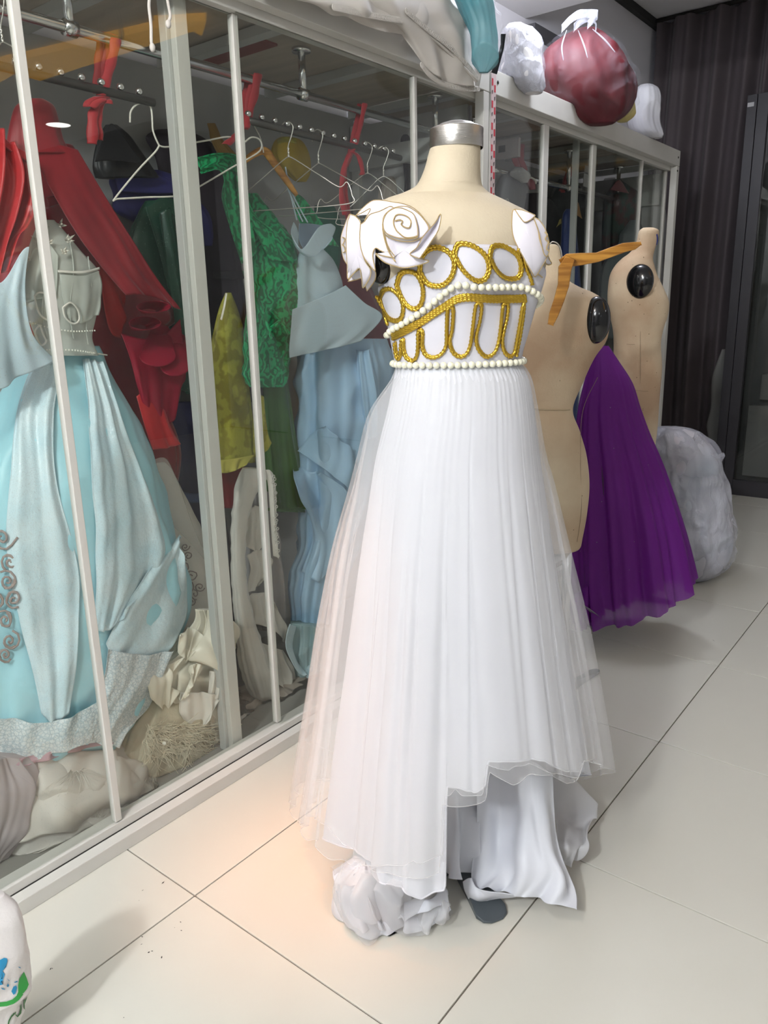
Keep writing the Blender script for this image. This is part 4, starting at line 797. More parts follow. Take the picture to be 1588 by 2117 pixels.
gown = thing('white_gown', 'white floor length gown with gold cord bodice, pearls and tulle skirt, in the foreground', 'gown', (-0.79, 1.26, 0))
AX = Vector((ctop.x, ctop.y, 0))
def TH(p): d = Vector(p) - AX; return math.atan2(d.dot(FW), d.dot(RT))
def onT(th, z, off=0.0):
    d = RT * K(th) + FW * S(th); o_ = AX + Vector((0, 0, z)) + d * 0.6; h = bT.ray_cast(o_, -d)
    return h[0] + (h[1] if h[1].dot(d) > 0 else -h[1]) * off
def interp(L_, x):
    if x <= L_[0][0]: return L_[0][1]
    for (a, b), (c, d) in zip(L_, L_[1:]):
        if x <= c: return b + (d - b) * (x - a) / max(c - a, 1e-9)
    return L_[-1][1]
TT = lambda p: [(q[0] / 3.308 + 680, q[1] / 3.308 + 380) for q in p]        # bodice close-up coordinates
neckpx = [(782, 606), (800, 585), (822, 566), (850, 545), (872, 520), (895, 507), (940, 506), (1000, 506), (1050, 507), (1085, 510), (1097, 530)]
zt = sorted(((TH(h), h.z) for h in [hit(bT, p, 0, D=DH) for p in neckpx]))
zt = [(-PI - 0.4, 1.26)] + [(a, b) for a, b in zt if a < 0.3] ; zt += [(zt[-1][0] + 0.5, 1.27), (PI, 1.26)]
zw = 1.128
nt, nz = 160, 40; v = []; f = []
for j in range(nz + 1):
    for i in range(nt):
        th = -PI + 2 * PI * i / nt; z = zw + (interp(zt, th) - zw) * j / nz; v.append(onT(th, z, 0.0045 if j < nz else 0.003))
for j in range(nz + 1):
    for i in range(nt): v.append(onT(-PI + 2 * PI * i / nt, zw + (interp(zt, -PI + 2 * PI * i / nt) - zw) * j / nz, 0.0015))
o_ = nt * (nz + 1)
for j in range(nz):
    for i in range(nt): k = (i + 1) % nt; q = (j * nt + i, j * nt + k, (j + 1) * nt + k, (j + 1) * nt + i); f.append(q); f.append(tuple(o_ + a for a in q[::-1]))
for i in range(nt): k = (i + 1) % nt; f.append((nz * nt + i, nz * nt + k, o_ + nz * nt + k, o_ + nz * nt + i)); f.append((k, i, o_ + i, o_ + k))
bodice = obj('bodice', v, f, f_bod, gown); bB = bvh_of([bodice])
HB = lambda px, off: [hit(bB, p, off, D=DH) for p in px]
def cord(name, px, closed=False, r=0.0034, off=0.003, n=None):
    P = resample(HB(px, off), n or 10 * len(px), closed); L_ = sum((b - a).length for a, b in zip(P, P[1:])); P = resample(P, int(L_ / 0.0016), closed)
    v, f = tube(P, r * 0.92, 10, closed=closed, twist=900, lobes=2, lob=0.24); return obj(name, v, f, f_gold, gown)
ovals = [[(350, 780), (375, 725), (420, 712), (470, 745), (505, 800), (515, 860), (500, 920), (460, 938), (410, 915), (370, 850)],
 [(465, 690), (490, 615), (540, 592), (600, 612), (640, 680), (650, 760), (632, 830), (590, 858), (540, 835), (495, 770)],
 [(618, 600), (632, 500), (690, 442), (760, 435), (830, 470), (865, 540), (850, 625), (800, 685), (740, 702), (670, 680)],
 [(852, 480), (880, 415), (960, 418), (1040, 460), (1085, 520), (1095, 590), (1070, 650), (1020, 668), (960, 638), (900, 570)],
 [(1092, 500), (1110, 435), (1170, 424), (1235, 447), (1290, 492), (1315, 560), (1305, 630), (1260, 653), (1190, 640), (1130, 580)]]
for q in ovals:
    cx = sum(a for a, b in q) / len(q); cy = sum(b for a, b in q) / len(q)
    cord('gold_cord', TT(q), True)
    cord('gold_cord', TT([(cx + (a - cx) * 0.88, cy + (b - cy) * 0.90) for a, b in q]), True, 0.0024, 0.002)
cord('gold_cord', TT([(1300, 500), (1290, 450), (1310, 445), (1330, 520), (1350, 590), (1372, 640), (1385, 690)]))
cord('gold_cord', TT([(322, 765), (345, 810), (372, 860), (395, 910), (412, 965)]))
U = [(455, 1085), (462, 1150), (475, 1195), (492, 1180), (498, 1110), (503, 1068), (512, 1075), (515, 1130), (532, 1185), (570, 1208), (603, 1180), (613, 1100), (613, 1020), (628, 1000), (642, 1030), (640, 1110), (662, 1168), (710, 1188), (762, 1168), (800, 1110), (806, 1000), (812, 870), (832, 838), (850, 870), (842, 1000), (826, 1080), (846, 1150), (890, 1182), (936, 1165), (965, 1100), (982, 980), (1000, 840), (1020, 812), (1040, 840), (1030, 930), (1006, 1040), (1012, 1115), (1050, 1172), (1088, 1182), (1130, 1150), (1155, 1080), (1170, 980), (1184, 840), (1203, 818), (1220, 840), (1210, 930), (1190, 1010), (1181, 1090), (1197, 1155), (1235, 1182), (1262, 1150), (1280, 1060), (1300, 950), (1318, 840), (1335, 812)]
cord('gold_cord', TT(U), n=320)
cord('gold_cord', TT([(a + (7 if i % 1 == 0 else 0), b - 9) for i, (a, b) in enumerate(U)]), r=0.0022, off=0.002, n=320)
cord('gold_cord', TT([(1330, 830), (1318, 930), (1300, 1040), (1284, 1120), (1274, 1180)]))
low = [(445, 1062), (500, 1035), (560, 1003), (630, 965), (700, 918), (780, 865), (850, 818), (895, 798), (960, 790), (1050, 798), (1130, 803), (1200, 803), (1270, 803), (1345, 798)]
for dy, rr in ((0, 0.0030), (-14, 0.0026), (-27, 0.0030), (-38, 0.0022)): cord('gold_cord', TT([(a - dy * -0.12, b + dy) for a, b in low]), r=rr, n=140)
b0 = HB(TT(low), 0.0015); b1_ = HB(TT([(a, b - 42) for a, b in low]), 0.0015)
sheet('gold_band', [b0, [(a + b) / 2 + ((a + b) / 2 - AX - Vector((0, 0, ((a + b) / 2).z))).normalized() * 0.001 for a, b in zip(b0, b1_)], b1_], f_goldfill, gown, 80, 4, th=0.001)
pv, pf = uvsphere((0, 0, 0), 0.0063, 16, 10); first = None
def string(P, sp=0.0124):
    global first
    P = resample(P, 500); acc = sp
    for a, b in zip(P, P[1:]):
        acc += (b - a).length
        if acc >= sp:
            acc = 0
            if first is None: o = first = obj('pearl', pv, pf, f_bigpearl, gown)
            else: o = first.copy(); C.objects.link(o)
            o.location = b
pl_ = TT([(420, 1030), (440, 1000), (500, 965), (600, 900), (680, 840), (770, 765), (850, 705), (910, 688), (1000, 702), (1120, 705), (1230, 705), (1330, 708)])
PP = HB(pl_, 0.005); thl = TH(PP[-1]); zl = PP[-1].z; tha = TH(PP[0]); za = PP[0].z
tail = [onT(thl + (tha + 2 * PI - thl) * u, zl + (za - zl) * min(1, u * 2.2), 0.010) for u in [k / 16 for k in range(1, 16)]]
string(PP + tail + [PP[0]])
string([onT(-PI + 2 * PI * k / 40, zw + 0.004, 0.009) for k in range(41)])
# --- skirt
SK_T = [(748, 820, 1073), (782, 808, 1096), (850, 762, 1110), (940, 737, 1124), (1006, 720, 1141), (1143, 683, 1170), (1300, 654, 1203), (1488, 625, 1236), (1600, 606, 1252), (1700, 592, 1268), (1850, 575, 1290), (2000, 560, 1305)]
SK_S = [(748, 821, 1072), (782, 815, 1090), (850, 800, 1102), (940, 778, 1112), (1048, 762, 1126), (1143, 748, 1138), (1363, 720, 1170), (1500, 700, 1192), (1600, 688, 1210), (1700, 676, 1222), (1850, 668, 1235), (2000, 660, 1245)]
def table(rows):
    T = []
    for k in range(201):
        y, xl, xr = cr([tuple(map(float, r)) for r in rows], k / 200 * (len(rows) - 1)); a, b = at(xl, y, DH), at(xr, y, DH); c = (a + b) / 2; T.append((-c.z, c, (b - a).length / 2))
    return T
def sec(T, z):
    z = -z
    if z <= T[0][0]: return T[0][1], T[0][2]
    for k in range(1, len(T)):
        if z <= T[k][0]:
            u = (z - T[k - 1][0]) / (T[k][0] - T[k - 1][0]); return T[k - 1][1].lerp(T[k][1], u), T[k - 1][2] + (T[k][2] - T[k - 1][2]) * u
    return T[-1][1], T[-1][2]
def skirt_surface(T, th, z, k=1.0, dep=0.85):
    c, a = sec(T, z); d = RT * K(th) * a + FW * S(th) * a * min(0.85, 0.70 + (zw - z) * 0.35); p = c + d * k; p.z = z; return p
def smooth_bvh(T):
    V = []; Fc = []; n = 120
    for j in range(60):
        z = zw - j * (zw - 0.0) / 59
        for i in range(n): V.append(skirt_surface(T, 2 * PI * i / n, z))
    for j in range(59):
        for i in range(n): Fc.append((j * n + i, j * n + (i + 1) % n, (j + 1) * n + (i + 1) % n, (j + 1) * n + i))
    return BVHTree.FromPolygons(V, Fc)
def skirt(name, rows, hem, back, m, seed, amp, gath=0.016, k0=1.0, nt=720, nz=70, th=0.0, par=None, front=None, hemroll=0.0, dep_=0.055):
    T = table(rows); B = smooth_bvh(T); H = []
    for p in hem:
        h = B.ray_cast(CAM, ray(p))[0]
        if h is None: h = at(p[0], p[1], DH)
        c, a = sec(T, h.z); d = h - c; H.append((math.atan2(d.dot(FW) / 0.85, d.dot(RT)), max(h.z, 0.012)))
    if H[0][0] > 0: H[0] = (H[0][0] - 2 * PI, H[0][1])
    for i in range(1, len(H)):
        if H[i][0] <= H[i - 1][0]: H[i] = (H[i - 1][0] + 0.004, H[i][1])
    a0, z0 = H[0]; a1, z1 = H[-1]
    for u, z in back: H.append((a1 + (a0 + 2 * PI - a1) * u, z))
    H.append((a0 + 2 * PI, z0))
    rnd = random.Random(seed); comp = [(rnd.choice([4, 5, 6, 7, 9, 11]), rnd.uniform(0, 6.28), rnd.uniform(0.4, 1)) for _ in range(5)]; g = [(rnd.randint(44, 96), rnd.uniform(0, 6.28)) for _ in range(4)]
    dips = [(a0 + (k + rnd.uniform(-0.35, 0.35)) * 2 * PI / 26, rnd.uniform(0.022, 0.055), rnd.uniform(0.3, 1.0), rnd.uniform(-0.10, 0.10), rnd.uniform(0.0, 0.45)) for k in range(27)]
    v = []; f = []
    for j in range(nz + 1):
        for i in range(nt):
            th_ = a0 + 2 * PI * i / nt; zh = interp(H, th_); t = (j / nz); z = zw + (zh - zw) * t; dd = (zw - z)
            big = sum(w_ * (S(n_ * th_ + p_ + 0.5 * S(th_ * 3 + p_)) if q_ % 2 else (abs(S(0.5 * (n_ * th_ + p_))) ** 1.3) * 2 - 1.1) for q_, (n_, p_, w_) in enumerate(comp)) / 2.6
            sm = sum(S(n_ * th_ + p_ + 3 * S(z * 5 + p_)) for n_, p_ in g) / 4
            kk = k0 * (1 + amp * min(1, dd / 0.55) * (big - 0.25) + gath * math.exp(-dd / 0.10) * sm)
            for c_, w_, d_, sl_, st_ in dips:
                e_ = (th_ - c_ - sl_ * dd) / (w_ * (0.35 + 0.65 * min(1, dd / 0.8)))
                if -3 < e_ < 3: kk -= dep_ * d_ * math.exp(-e_ * e_) * max(0, min(1, (dd - st_ * 0.5) / 0.35))
            p = skirt_surface(T, th_, z, kk)
            v.append(p)
    for j in range(nz):
        for i in range(nt): k = (i + 1) % nt; f.append((j * nt + i, j * nt + k, (j + 1) * nt + k, (j + 1) * nt + i))
    o = obj(name, v, f, m, par or gown)
    return o, v[nz * nt:(nz + 1) * nt]
hemT = [(593, 1702), (620, 1722), (650, 1742), (680, 1783), (740, 1800), (800, 1812), (860, 1820), (908, 1815), (912, 1672), (960, 1670), (1008, 1660), (1014, 1600), (1060, 1622), (1100, 1600), (1135, 1600), (1175, 1622), (1212, 1622), (1222, 1582), (1248, 1577)]
hemT2 = [(604, 1680), (640, 1700), (690, 1770), (740, 1790), (800, 1790), (870, 1800), (914, 1790), (918, 1665), (960, 1662), (1004, 1655), (1010, 1590), (1060, 1600), (1110, 1590), (1160, 1610), (1205, 1612), (1214, 1575), (1240, 1570)]
hemS = [(660, 1710), (690, 1740), (760, 1800), (830, 1835), (870, 1860), (918, 1853), (921, 1638), (950, 1641), (984, 1650), (1006, 1628), (1012, 1577), (1070, 1575), (1124, 1572), (1150, 1586), (1180, 1598), (1208, 1595)]
o1, e1 = skirt('tulle_overlay', SK_T, hemT, [(0.2, 0.16), (0.5, 0.08), (0.8, 0.12)], f_tul, 4, 0.10)
o2, e2 = skirt('tulle_overlay', SK_T, hemT2, [(0.2, 0.18), (0.5, 0.10), (0.8, 0.14)], f_tul, 9, 0.11, k0=0.965)
o3, e3 = skirt('satin_underskirt', SK_S, hemS, [(0.15, 0.20), (0.5, 0.06), (0.85, 0.10)], f_sat, 6, 0.11)
for e, m_, r_ in ((e1, f_tul2, 0.0007), (e2, f_tul2, 0.0007), (e3, f_sat, 0.0020)): v, f = tube(e, r_, 5, closed=True); obj('hem_edge', v, f, m_, gown)
# --- hanging lower pieces and the train
def gz(p, z): return onz(p[0], p[1], z)
A = lambda p, D: at(p[0], p[1], D)
sheet('satin_flounce', [[A((888, 1560), 1.50), A((930, 1560), 1.47), A((990, 1560), 1.50)], [A((898, 1640), 1.50), A((940, 1640), 1.44), A((986, 1640), 1.50)], [A((905, 1720), 1.46), A((945, 1722), 1.42), A((982, 1715), 1.45)], [A((908, 1800), 1.42), A((942, 1816), 1.37), A((977, 1802), 1.42)]], f_sat, gown, 60, 50, fold=0.020, freq=1.6, th=0.0015, rnd=0.006, rsc=14)
sheet('satin_train', [[A((985, 1560), 1.47), A((1030, 1560), 1.49), A((1070, 1562), 1.44), A((1105, 1575), 1.42), A((1140, 1600), 1.44)],
    [A((985, 1660), 1.46), A((1035, 1665), 1.47), A((1080, 1665), 1.41), A((1115, 1672), 1.39), A((1152, 1702), 1.41)],
    [A((983, 1740), 1.43), A((1035, 1745), 1.44), A((1090, 1745), 1.38), A((1130, 1750), 1.36), A((1166, 1772), 1.38)],
    [A((978, 1800), 1.39), A((1035, 1808), 1.39), A((1095, 1804), 1.35), A((1150, 1812), 1.33), A((1190, 1838), 1.34)],
    [gz((974, 1828), 0.05), gz((1010, 1842), 0.045), gz((1075, 1846), 0.045), gz((1120, 1862), 0.05), gz((1193, 1880), 0.05)]], f_sat, gown, 110, 80, fold=0.010, freq=3.2, th=0.0015, rnd=0.007, rsc=10)
sheet('rolled_hem', [[gz((960, 1822), 0.05), gz((975, 1815), 0.07), gz((990, 1835), 0.06), gz((1060, 1848), 0.05)], [gz((962, 1840), 0.035), gz((985, 1850), 0.045), gz((1010, 1852), 0.04), gz((1068, 1852), 0.04)], [gz((968, 1858), 0.015), gz((990, 1866), 0.012), gz((1015, 1862), 0.02), gz((1050, 1856), 0.03)]], f_sat, gown, 40, 20, th=0.002, rnd=0.003, rsc=20)
sheet('sheer_train', [[A((1140, 1600), 1.56), A((1185, 1610), 1.58), A((1232, 1660), 1.60)], [A((1145, 1680), 1.53), A((1190, 1700), 1.56), A((1228, 1700), 1.58)], [gz((1158, 1745), 0.10), gz((1195, 1750), 0.08), gz((1215, 1735), 0.08)], [gz((1172, 1790), 0.05), gz((1180, 1792), 0.04), gz((1192, 1778), 0.04)]], mat('sheer_voile', (0.75, 0.75, 0.77), rough=0.6, alpha=0.72, transl=0.3), gown, 50, 50, fold=0.010, freq=1.6, th=0.0006, rnd=0.010, rsc=12)
Db = gz((765, 1935), 0.0).dot(FW) + 0.055
bl = loft('satin_bunch', [(1778, 720, 790), (1800, 702, 812), (1830, 690, 832), (1862, 688, 848), (1890, 697, 852), (1915, 716, 842), (1932, 738, 815), (1940, 755, 795)], f_sat, gown, D=Db, ratio=0.8, bmax=0.06, fold=0.16, nf=5, f0=1, f1=0.3, nt=140, nz=90, wrinkle=0.022, wsc=11, seed=5, zmin=0.004)
bb = bvh_of([bl])
for rows in ([[(735, 1812), (780, 1805), (830, 1822)], [(715, 1850), (770, 1850), (842, 1860)], [(720, 1905), (775, 1900), (845, 1895)]], [[(700, 1835), (725, 1830), (765, 1850)], [(705, 1870), (740, 1880), (780, 1890)], [(735, 1915), (760, 1920), (795, 1922)]]):
    sheet('bunch_fold', [[hit(bb, p, 0.008, D=Db - 0.05) for p in r] for r in rows], f_sat, gown, 40, 30, fold=0.010, freq=1.7, th=0.0015, rnd=0.008, rsc=18, grow=False)
sheet('bunch_veil', [[A((688, 1790), Db - 0.02), A((750, 1795), Db - 0.07), A((830, 1800), Db - 0.06), A((880, 1805), Db)], [A((684, 1850), Db - 0.01), A((750, 1850), Db - 0.085), A((840, 1860), Db - 0.07), A((930, 1880), Db)], [gz((705, 1905), 0.02), gz((770, 1940), 0.012), gz((850, 1925), 0.01), gz((920, 1905), 0.01)]], f_tul, gown, 70, 40, fold=0.012, freq=2.5, th=0.0005, rnd=0.01, rsc=12, grow=False)
loop = [gz((838, 1905), 0.03), gz((860, 1890), 0.05), gz((890, 1885), 0.06), gz((920, 1872), 0.05), gz((929, 1885), 0.03), gz((905, 1905), 0.018), gz((870, 1925), 0.012), gz((842, 1930), 0.012), gz((833, 1918), 0.018)]
rows = [[p + Vector((0, 0, dz)) + FW * dd for p in loop] for dz, dd in ((0.0, 0.0), (0.012, 0.006), (0.018, 0.02), (0.008, 0.035))]
sheet('looped_hem', rows, f_sat, gown, 60, 14, fold=0.003, freq=3, th=0.001, rnd=0.003, rsc=20, grow=False)
sheet('looped_hem', [[A((860, 1850), 1.36), A((895, 1850), 1.36), A((925, 1848), 1.40)], [gz((870, 1880), 0.05), gz((905, 1882), 0.05), gz((930, 1868), 0.06)], [gz((850, 1925), 0.01), gz((890, 1920), 0.012), gz((928, 1892), 0.03)]], f_tul2, gown, 40, 30, fold=0.010, freq=2, th=0.0008, rnd=0.006, rsc=16)

# --- shoulder roses (worn on the gown: parts of it, each with petals)
T8 = lambda p: [(q[0] / 6.352 + 680, q[1] / 6.352 + 390) for q in p]
def domeL(p, off):
    x, y = (p[0] - 806) / 100, (p[1] - 505) / 105; h = math.sqrt(max(0.0, 1 - min(1, x * x + y * y)))
    h2 = bT.ray_cast(CAM, ray(p))[0]; D_ = DH - 0.035 - 0.060 * h
    if h2 is not None: D_ = min(D_, h2.dot(FW) - 0.014)
    return at(p[0], p[1], D_ - off)
def domeR(p, off):
    x, y = (p[0] - 1090) / 52, (p[1] - 500) / 80; h = math.sqrt(max(0.0, 1 - min(1, x * x + y * y)))
    return at(p[0], p[1], DH - 0.060 - 0.035 * h - off)
def petal(par, px, dome, off, gold=True, rings=7, th=0.0025, lift=0.0, cord_r=0.0009):
    px = [tuple(p) for p in resample([(a, b, 0) for a, b in px], len(px) * 5, True)] 
    px = [(a, b) for a, b, _ in px]; n = len(px); cx = sum(a for a, b in px) / n; cy = sum(b for a, b in px) / n; v = []; f = []
    for s_ in (0, 1):
        for j in range(rings):
            u = 1 - j / rings
            for a, b in px: v.append(dome((cx + (a - cx) * u, cy + (b - cy) * u), off + lift * u * u - s_ * th))
        v.append(dome((cx, cy), off - s_ * th))
    N_ = rings * n + 1
    for s_ in (0, 1):
        o = s_ * N_
        for j in range(rings - 1):
            for i in range(n): k = (i + 1) % n; q = (o + j * n + i, o + j * n + k, o + (j + 1) * n + k, o + (j + 1) * n + i); f.append(q if s_ else q[::-1])
        for i in range(n): q = (o + (rings - 1) * n + i, o + (rings - 1) * n + (i + 1) % n, o + N_ - 1); f.append(q if s_ else q[::-1])
    for i in range(n): k = (i + 1) % n; f.append((i, k, N_ + k, N_ + i))
    o = obj('petal', v, f, f_foam, par, smooth=True)
    if gold:
        tv, tf = tube(v[:n], cord_r, 6, closed=True); return o, (tv, tf)
    return o, None
def rose(name, dome, petals, cords, lab):
    core = None; mb = MB()
    r = bpy.data.objects.new(name, None); C.objects.link(r); r.parent = gown; r.matrix_parent_inverse = Matrix.Translation(-Vector(gown.location)); r['label'] = lab
    for px, off, lift in petals:
        o, g = petal(r, px, dome, off, lift=lift); o.matrix_parent_inverse = Matrix.Identity(4)
        mb.add(*g)
    for px, off in cords: mb.add(*tube(resample([dome(p, off) for p in px], 60), 0.0012, 6))
    o = mb.build('glitter_edging', f_goldglit, r, True); o.matrix_parent_inverse = Matrix.Identity(4)
    return r
rose('shoulder_rose', domeL, [
    (T8([(240, 400), (280, 335), (320, 420), (300, 620), (300, 800), (270, 1000), (200, 930), (165, 770), (165, 620)]), 0.000, 0.0),
    (T8([(250, 1220), (330, 1110), (420, 1060), (440, 1150), (380, 1190)]), -0.010, 0.0),
    (T8([(500, 1345), (470, 1200), (540, 1040), (610, 1090), (600, 1210)]), -0.006, 0.0),
    (T8([(280, 335), (360, 370), (415, 450), (405, 600), (425, 800), (480, 960), (545, 1060), (540, 1160), (450, 1305), (430, 1180), (400, 1050), (320, 1120), (248, 1185), (240, 1000), (230, 800), (230, 600), (245, 440)]), 0.006, 0.003),
    (T8([(350, 358), (440, 260), (560, 165), (680, 152), (860, 180), (980, 200), (1120, 260), (1240, 380), (1312, 505), (1200, 460), (960, 330), (700, 380), (540, 470), (470, 430), (545, 268), (450, 310)]), 0.003, 0.003),
    (T8([(413, 470), (470, 430), (540, 340), (660, 300), (830, 236), (850, 400), (800, 640), (790, 840), (690, 820), (612, 782), (575, 880), (608, 1075), (520, 985), (450, 880), (408, 700)]), 0.010, 0.004),
    (T8([(1190, 918), (1065, 860), (1160, 770), (1230, 640), (1320, 530), (1400, 440), (1462, 335), (1470, 410), (1430, 560), (1320, 730)]), 0.018, 0.012),
    (T8([(740, 560), (900, 600), (1100, 640), (1290, 560), (1280, 620), (1200, 700), (1150, 780), (1065, 862), (1190, 915), (1312, 952), (1200, 1000), (1000, 1040), (860, 1015), (720, 960), (615, 855), (700, 880), (860, 900), (800, 800), (750, 680)]), 0.014, 0.003),
    (T8([(705, 480), (720, 370), (790, 290), (900, 240), (1030, 238), (1130, 290), (1220, 370), (1310, 500), (1290, 580), (1220, 640), (1100, 690), (960, 690), (830, 655), (740, 600)]), 0.018, 0.002),
    (T8([(722, 540), (712, 440), (750, 340), (840, 268), (930, 252), (1040, 288), (1112, 335), (1148, 430), (1168, 540), (1158, 640), (1060, 660), (960, 655), (850, 630), (760, 590)]), 0.022, 0.002)],
    [(T8([(1165, 622), (1090, 640), (1000, 640), (930, 590), (880, 540), (848, 440), (880, 352), (960, 340), (1040, 375), (1078, 430), (1070, 490), (1050, 515), (1000, 508), (950, 470), (968, 430), (930, 410), (870, 425)]), 0.0245),
     (T8([(705, 460), (712, 560), (740, 690), (790, 830), (875, 960)]), 0.018), (T8([(180, 640), (210, 660), (200, 700), (180, 740), (200, 760), (215, 820), (190, 840)]), 0.006)], 'larger left rose of curled foam petals with glitter edges')
rose('shoulder_rose', domeR, [
    (TT([(1455, 300), (1490, 340), (1508, 420), (1500, 500), (1525, 545), (1490, 552), (1470, 500), (1440, 400)]), -0.004, 0.0),
    (TT([(1255, 195), (1275, 178), (1345, 258), (1400, 228), (1450, 275), (1488, 335), (1500, 420), (1496, 490), (1455, 570), (1410, 636), (1385, 600), (1340, 520), (1272, 392), (1252, 300)]), 0.006, 0.002),
    (TT([(1272, 174), (1330, 182), (1392, 206), (1408, 222), (1345, 262), (1305, 225)]), 0.011, 0.0),
    (TT([(1400, 228), (1440, 250), (1480, 310), (1506, 400), (1502, 480), (1478, 490), (1455, 420), (1435, 330)]), 0.011, 0.002)],
    [(TT([(1400, 230), (1430, 310), (1442, 380), (1462, 440), (1480, 490)]), 0.0105), (TT([(1478, 330), (1495, 350), (1480, 375), (1500, 400), (1490, 440), (1505, 460)]), 0.015), (TT([(1410, 636), (1430, 620), (1460, 640)]), 0.004)], 'narrower right rose seen side on')

# ================================================================ bare dress forms, purple gown, hanger, bags
def seam(name, b, px, m, par, D, r=0.0007, off=0.0005): return tubeobj(name, [hit(b, p, off, D=D) for p in px], r, m, par, n=40, sides=5)
m_seam = mat('seam_thread', (0.24, 0.18, 0.12), rough=0.9); m_tape = mat('waist_tape', (0.45, 0.36, 0.24), rough=0.7)
f2 = thing('dress_form', 'bare stained linen dress form with its back turned, right behind the white gown', 'dress form', at(1165, 1350, 2.25) * 1.0)
f2.location.z = 0
D2 = 2.25
t2 = loft('torso', [(505, 1122, 1148), (512, 1112, 1156), (540, 1108, 1162), (575, 1100, 1172), (592, 1080, 1195), (605, 1060, 1225), (622, 1045, 1248), (650, 1040, 1258), (700, 1042, 1254), (740, 1050, 1228), (790, 1065, 1205), (845, 1075, 1184), (890, 1072, 1198), (940, 1070, 1212), (1000, 1068, 1218), (1060, 1070, 1213), (1110, 1076, 1204), (1132, 1082, 1198), (1138, 1100, 1180)], f_linen2, f2, D=D2, ratio=0.62, bmax=0.13, nt=80, nz=120)
bt2 = bvh_of([t2])
v, f = uvsphere(at(1233, 662, D2 - 0.062), 0.064, 32, 20, (0.60, 0.60, 1.0)); obj('arm_cap', v, f, m_black, f2)
tubeobj('waist_tape', [hit(bt2, (x, 846 + (x - 1100) * 0.012), 0.001, D=D2) for x in (1085, 1100, 1120, 1140, 1160, 1178)], 0.0022, m_tape, f2, n=30, sides=6)
seam('seam', bt2, [(1236, 780), (1205, 850), (1200, 950), (1202, 1050), (1193, 1120)], m_seam, f2, D2)
cc = (f2.location.x, f2.location.y); cyl('pole', (cc[0], cc[1], 0.02), (cc[0], cc[1], 0.62), 0.014, m_chrome, f2)
tp = onz(1236, 1383, 0.006)
for a in (0.0, 2.5, 3.8):
    dx, dy = tp.x - cc[0], tp.y - cc[1]; foot(f2, cc, (cc[0] + dx * K(a) - dy * S(a), cc[1] + dx * S(a) + dy * K(a)), 0.035, 0.04)
D3 = 3.1
f3 = thing('dress_form', 'bare dress form in profile, farthest back, with blue stain on its neck', 'dress form', (0, 0, 0)); bc = at(1320, 1000, D3); f3.location = (bc.x, bc.y, 0)
t3 = loft('torso', [(471, 1330, 1352), (478, 1322, 1362), (500, 1316, 1358), (520, 1305, 1352), (535, 1286, 1349), (550, 1272, 1352), (570, 1262, 1358), (600, 1258, 1372), (625, 1258, 1381), (650, 1262, 1379), (680, 1268, 1370), (710, 1270, 1365), (760, 1268, 1367), (820, 1256, 1362), (880, 1258, 1358), (930, 1262, 1352), (980, 1270, 1345)], f_linen2, f3, D=D3, ratio=0.8, bmax=0.14, nt=80, nz=120)
bt3 = bvh_of([t3])
v, f = uvsphere(at(1323, 582, D3 - 0.085), 0.062, 32, 20, (0.84, 0.50, 1.02)); obj('arm_cap', v, f, m_black, f3)
seam('seam', bt3, [(1325, 615), (1324, 700), (1324, 780), (1320, 860), (1318, 920)], m_seam, f3, D3); seam('seam', bt3, [(1275, 710), (1310, 712), (1362, 708)], m_seam, f3, D3); seam('seam', bt3, [(1310, 806), (1335, 809), (1358, 807)], m_seam, f3, D3)
seam('blue_stain', bt3, [(1358, 484), (1359, 495), (1357, 506)], mat('blue_ink', (0.01, 0.03, 0.22)), f3, D3, 0.004, -0.001)
cyl('pole', (f3.location.x, f3.location.y, 0.02), (f3.location.x, f3.location.y, 0.85), 0.014, m_chrome, f3)
for k in range(3):
    a = k * 2 * PI / 3 + 0.3; foot(f3, (f3.location.x, f3.location.y), (f3.location.x + 0.17 * K(a), f3.location.y + 0.17 * S(a)), 0.035, 0.04)
# purple gown
DP = 2.72
f_pur = mat('purple_tulle', (0.17, 0.006, 0.27), rough=0.6, alpha=0.85, transl=0.25, glit=(42, 0.055, '#ffffff', 0.80)); f_purd = mat('dark_purple_satin', (0.05, 0.003, 0.065), rough=0.5, sheen=0.2)
t = thing('purple_gown', 'deep purple tulle gown with tiny beads between the two bare dress forms', 'gown', onz(1300, 1230, 0))
PR = [(a, b, a, c) for a, b, c in [(715, 1232, 1258), (745, 1222, 1278), (790, 1208, 1306), (840, 1196, 1322), (890, 1190, 1340), (950, 1186, 1366), (1010, 1182, 1388), (1080, 1178, 1410)]] + [(1150, 1178, 1125, 1422), (1225, 1180, 1160, 1430), (1285, 1186, 1190, 1436)]
loft('satin_underskirt', [(y, a + 6, z_, b - 12) for y, a, z_, b in PR[:-1]], f_purd, t, D=DP + 0.02, ratio=0.8, bmax=0.2, fold=0.12, nf=9, nt=120, nz=60, seed=2)
pu = loft('tulle_overlay', PR, f_pur, t, D=lambda q: DP + 0.02 - 0.10 * max(0, q - 0.55), ratio=0.85, bmax=0.22, fold=0.14, nf=11, nt=160, nz=80, seed=4, cap0=False, cap1=False)
bp_ = bvh_of([pu]); rnd = random.Random(2)
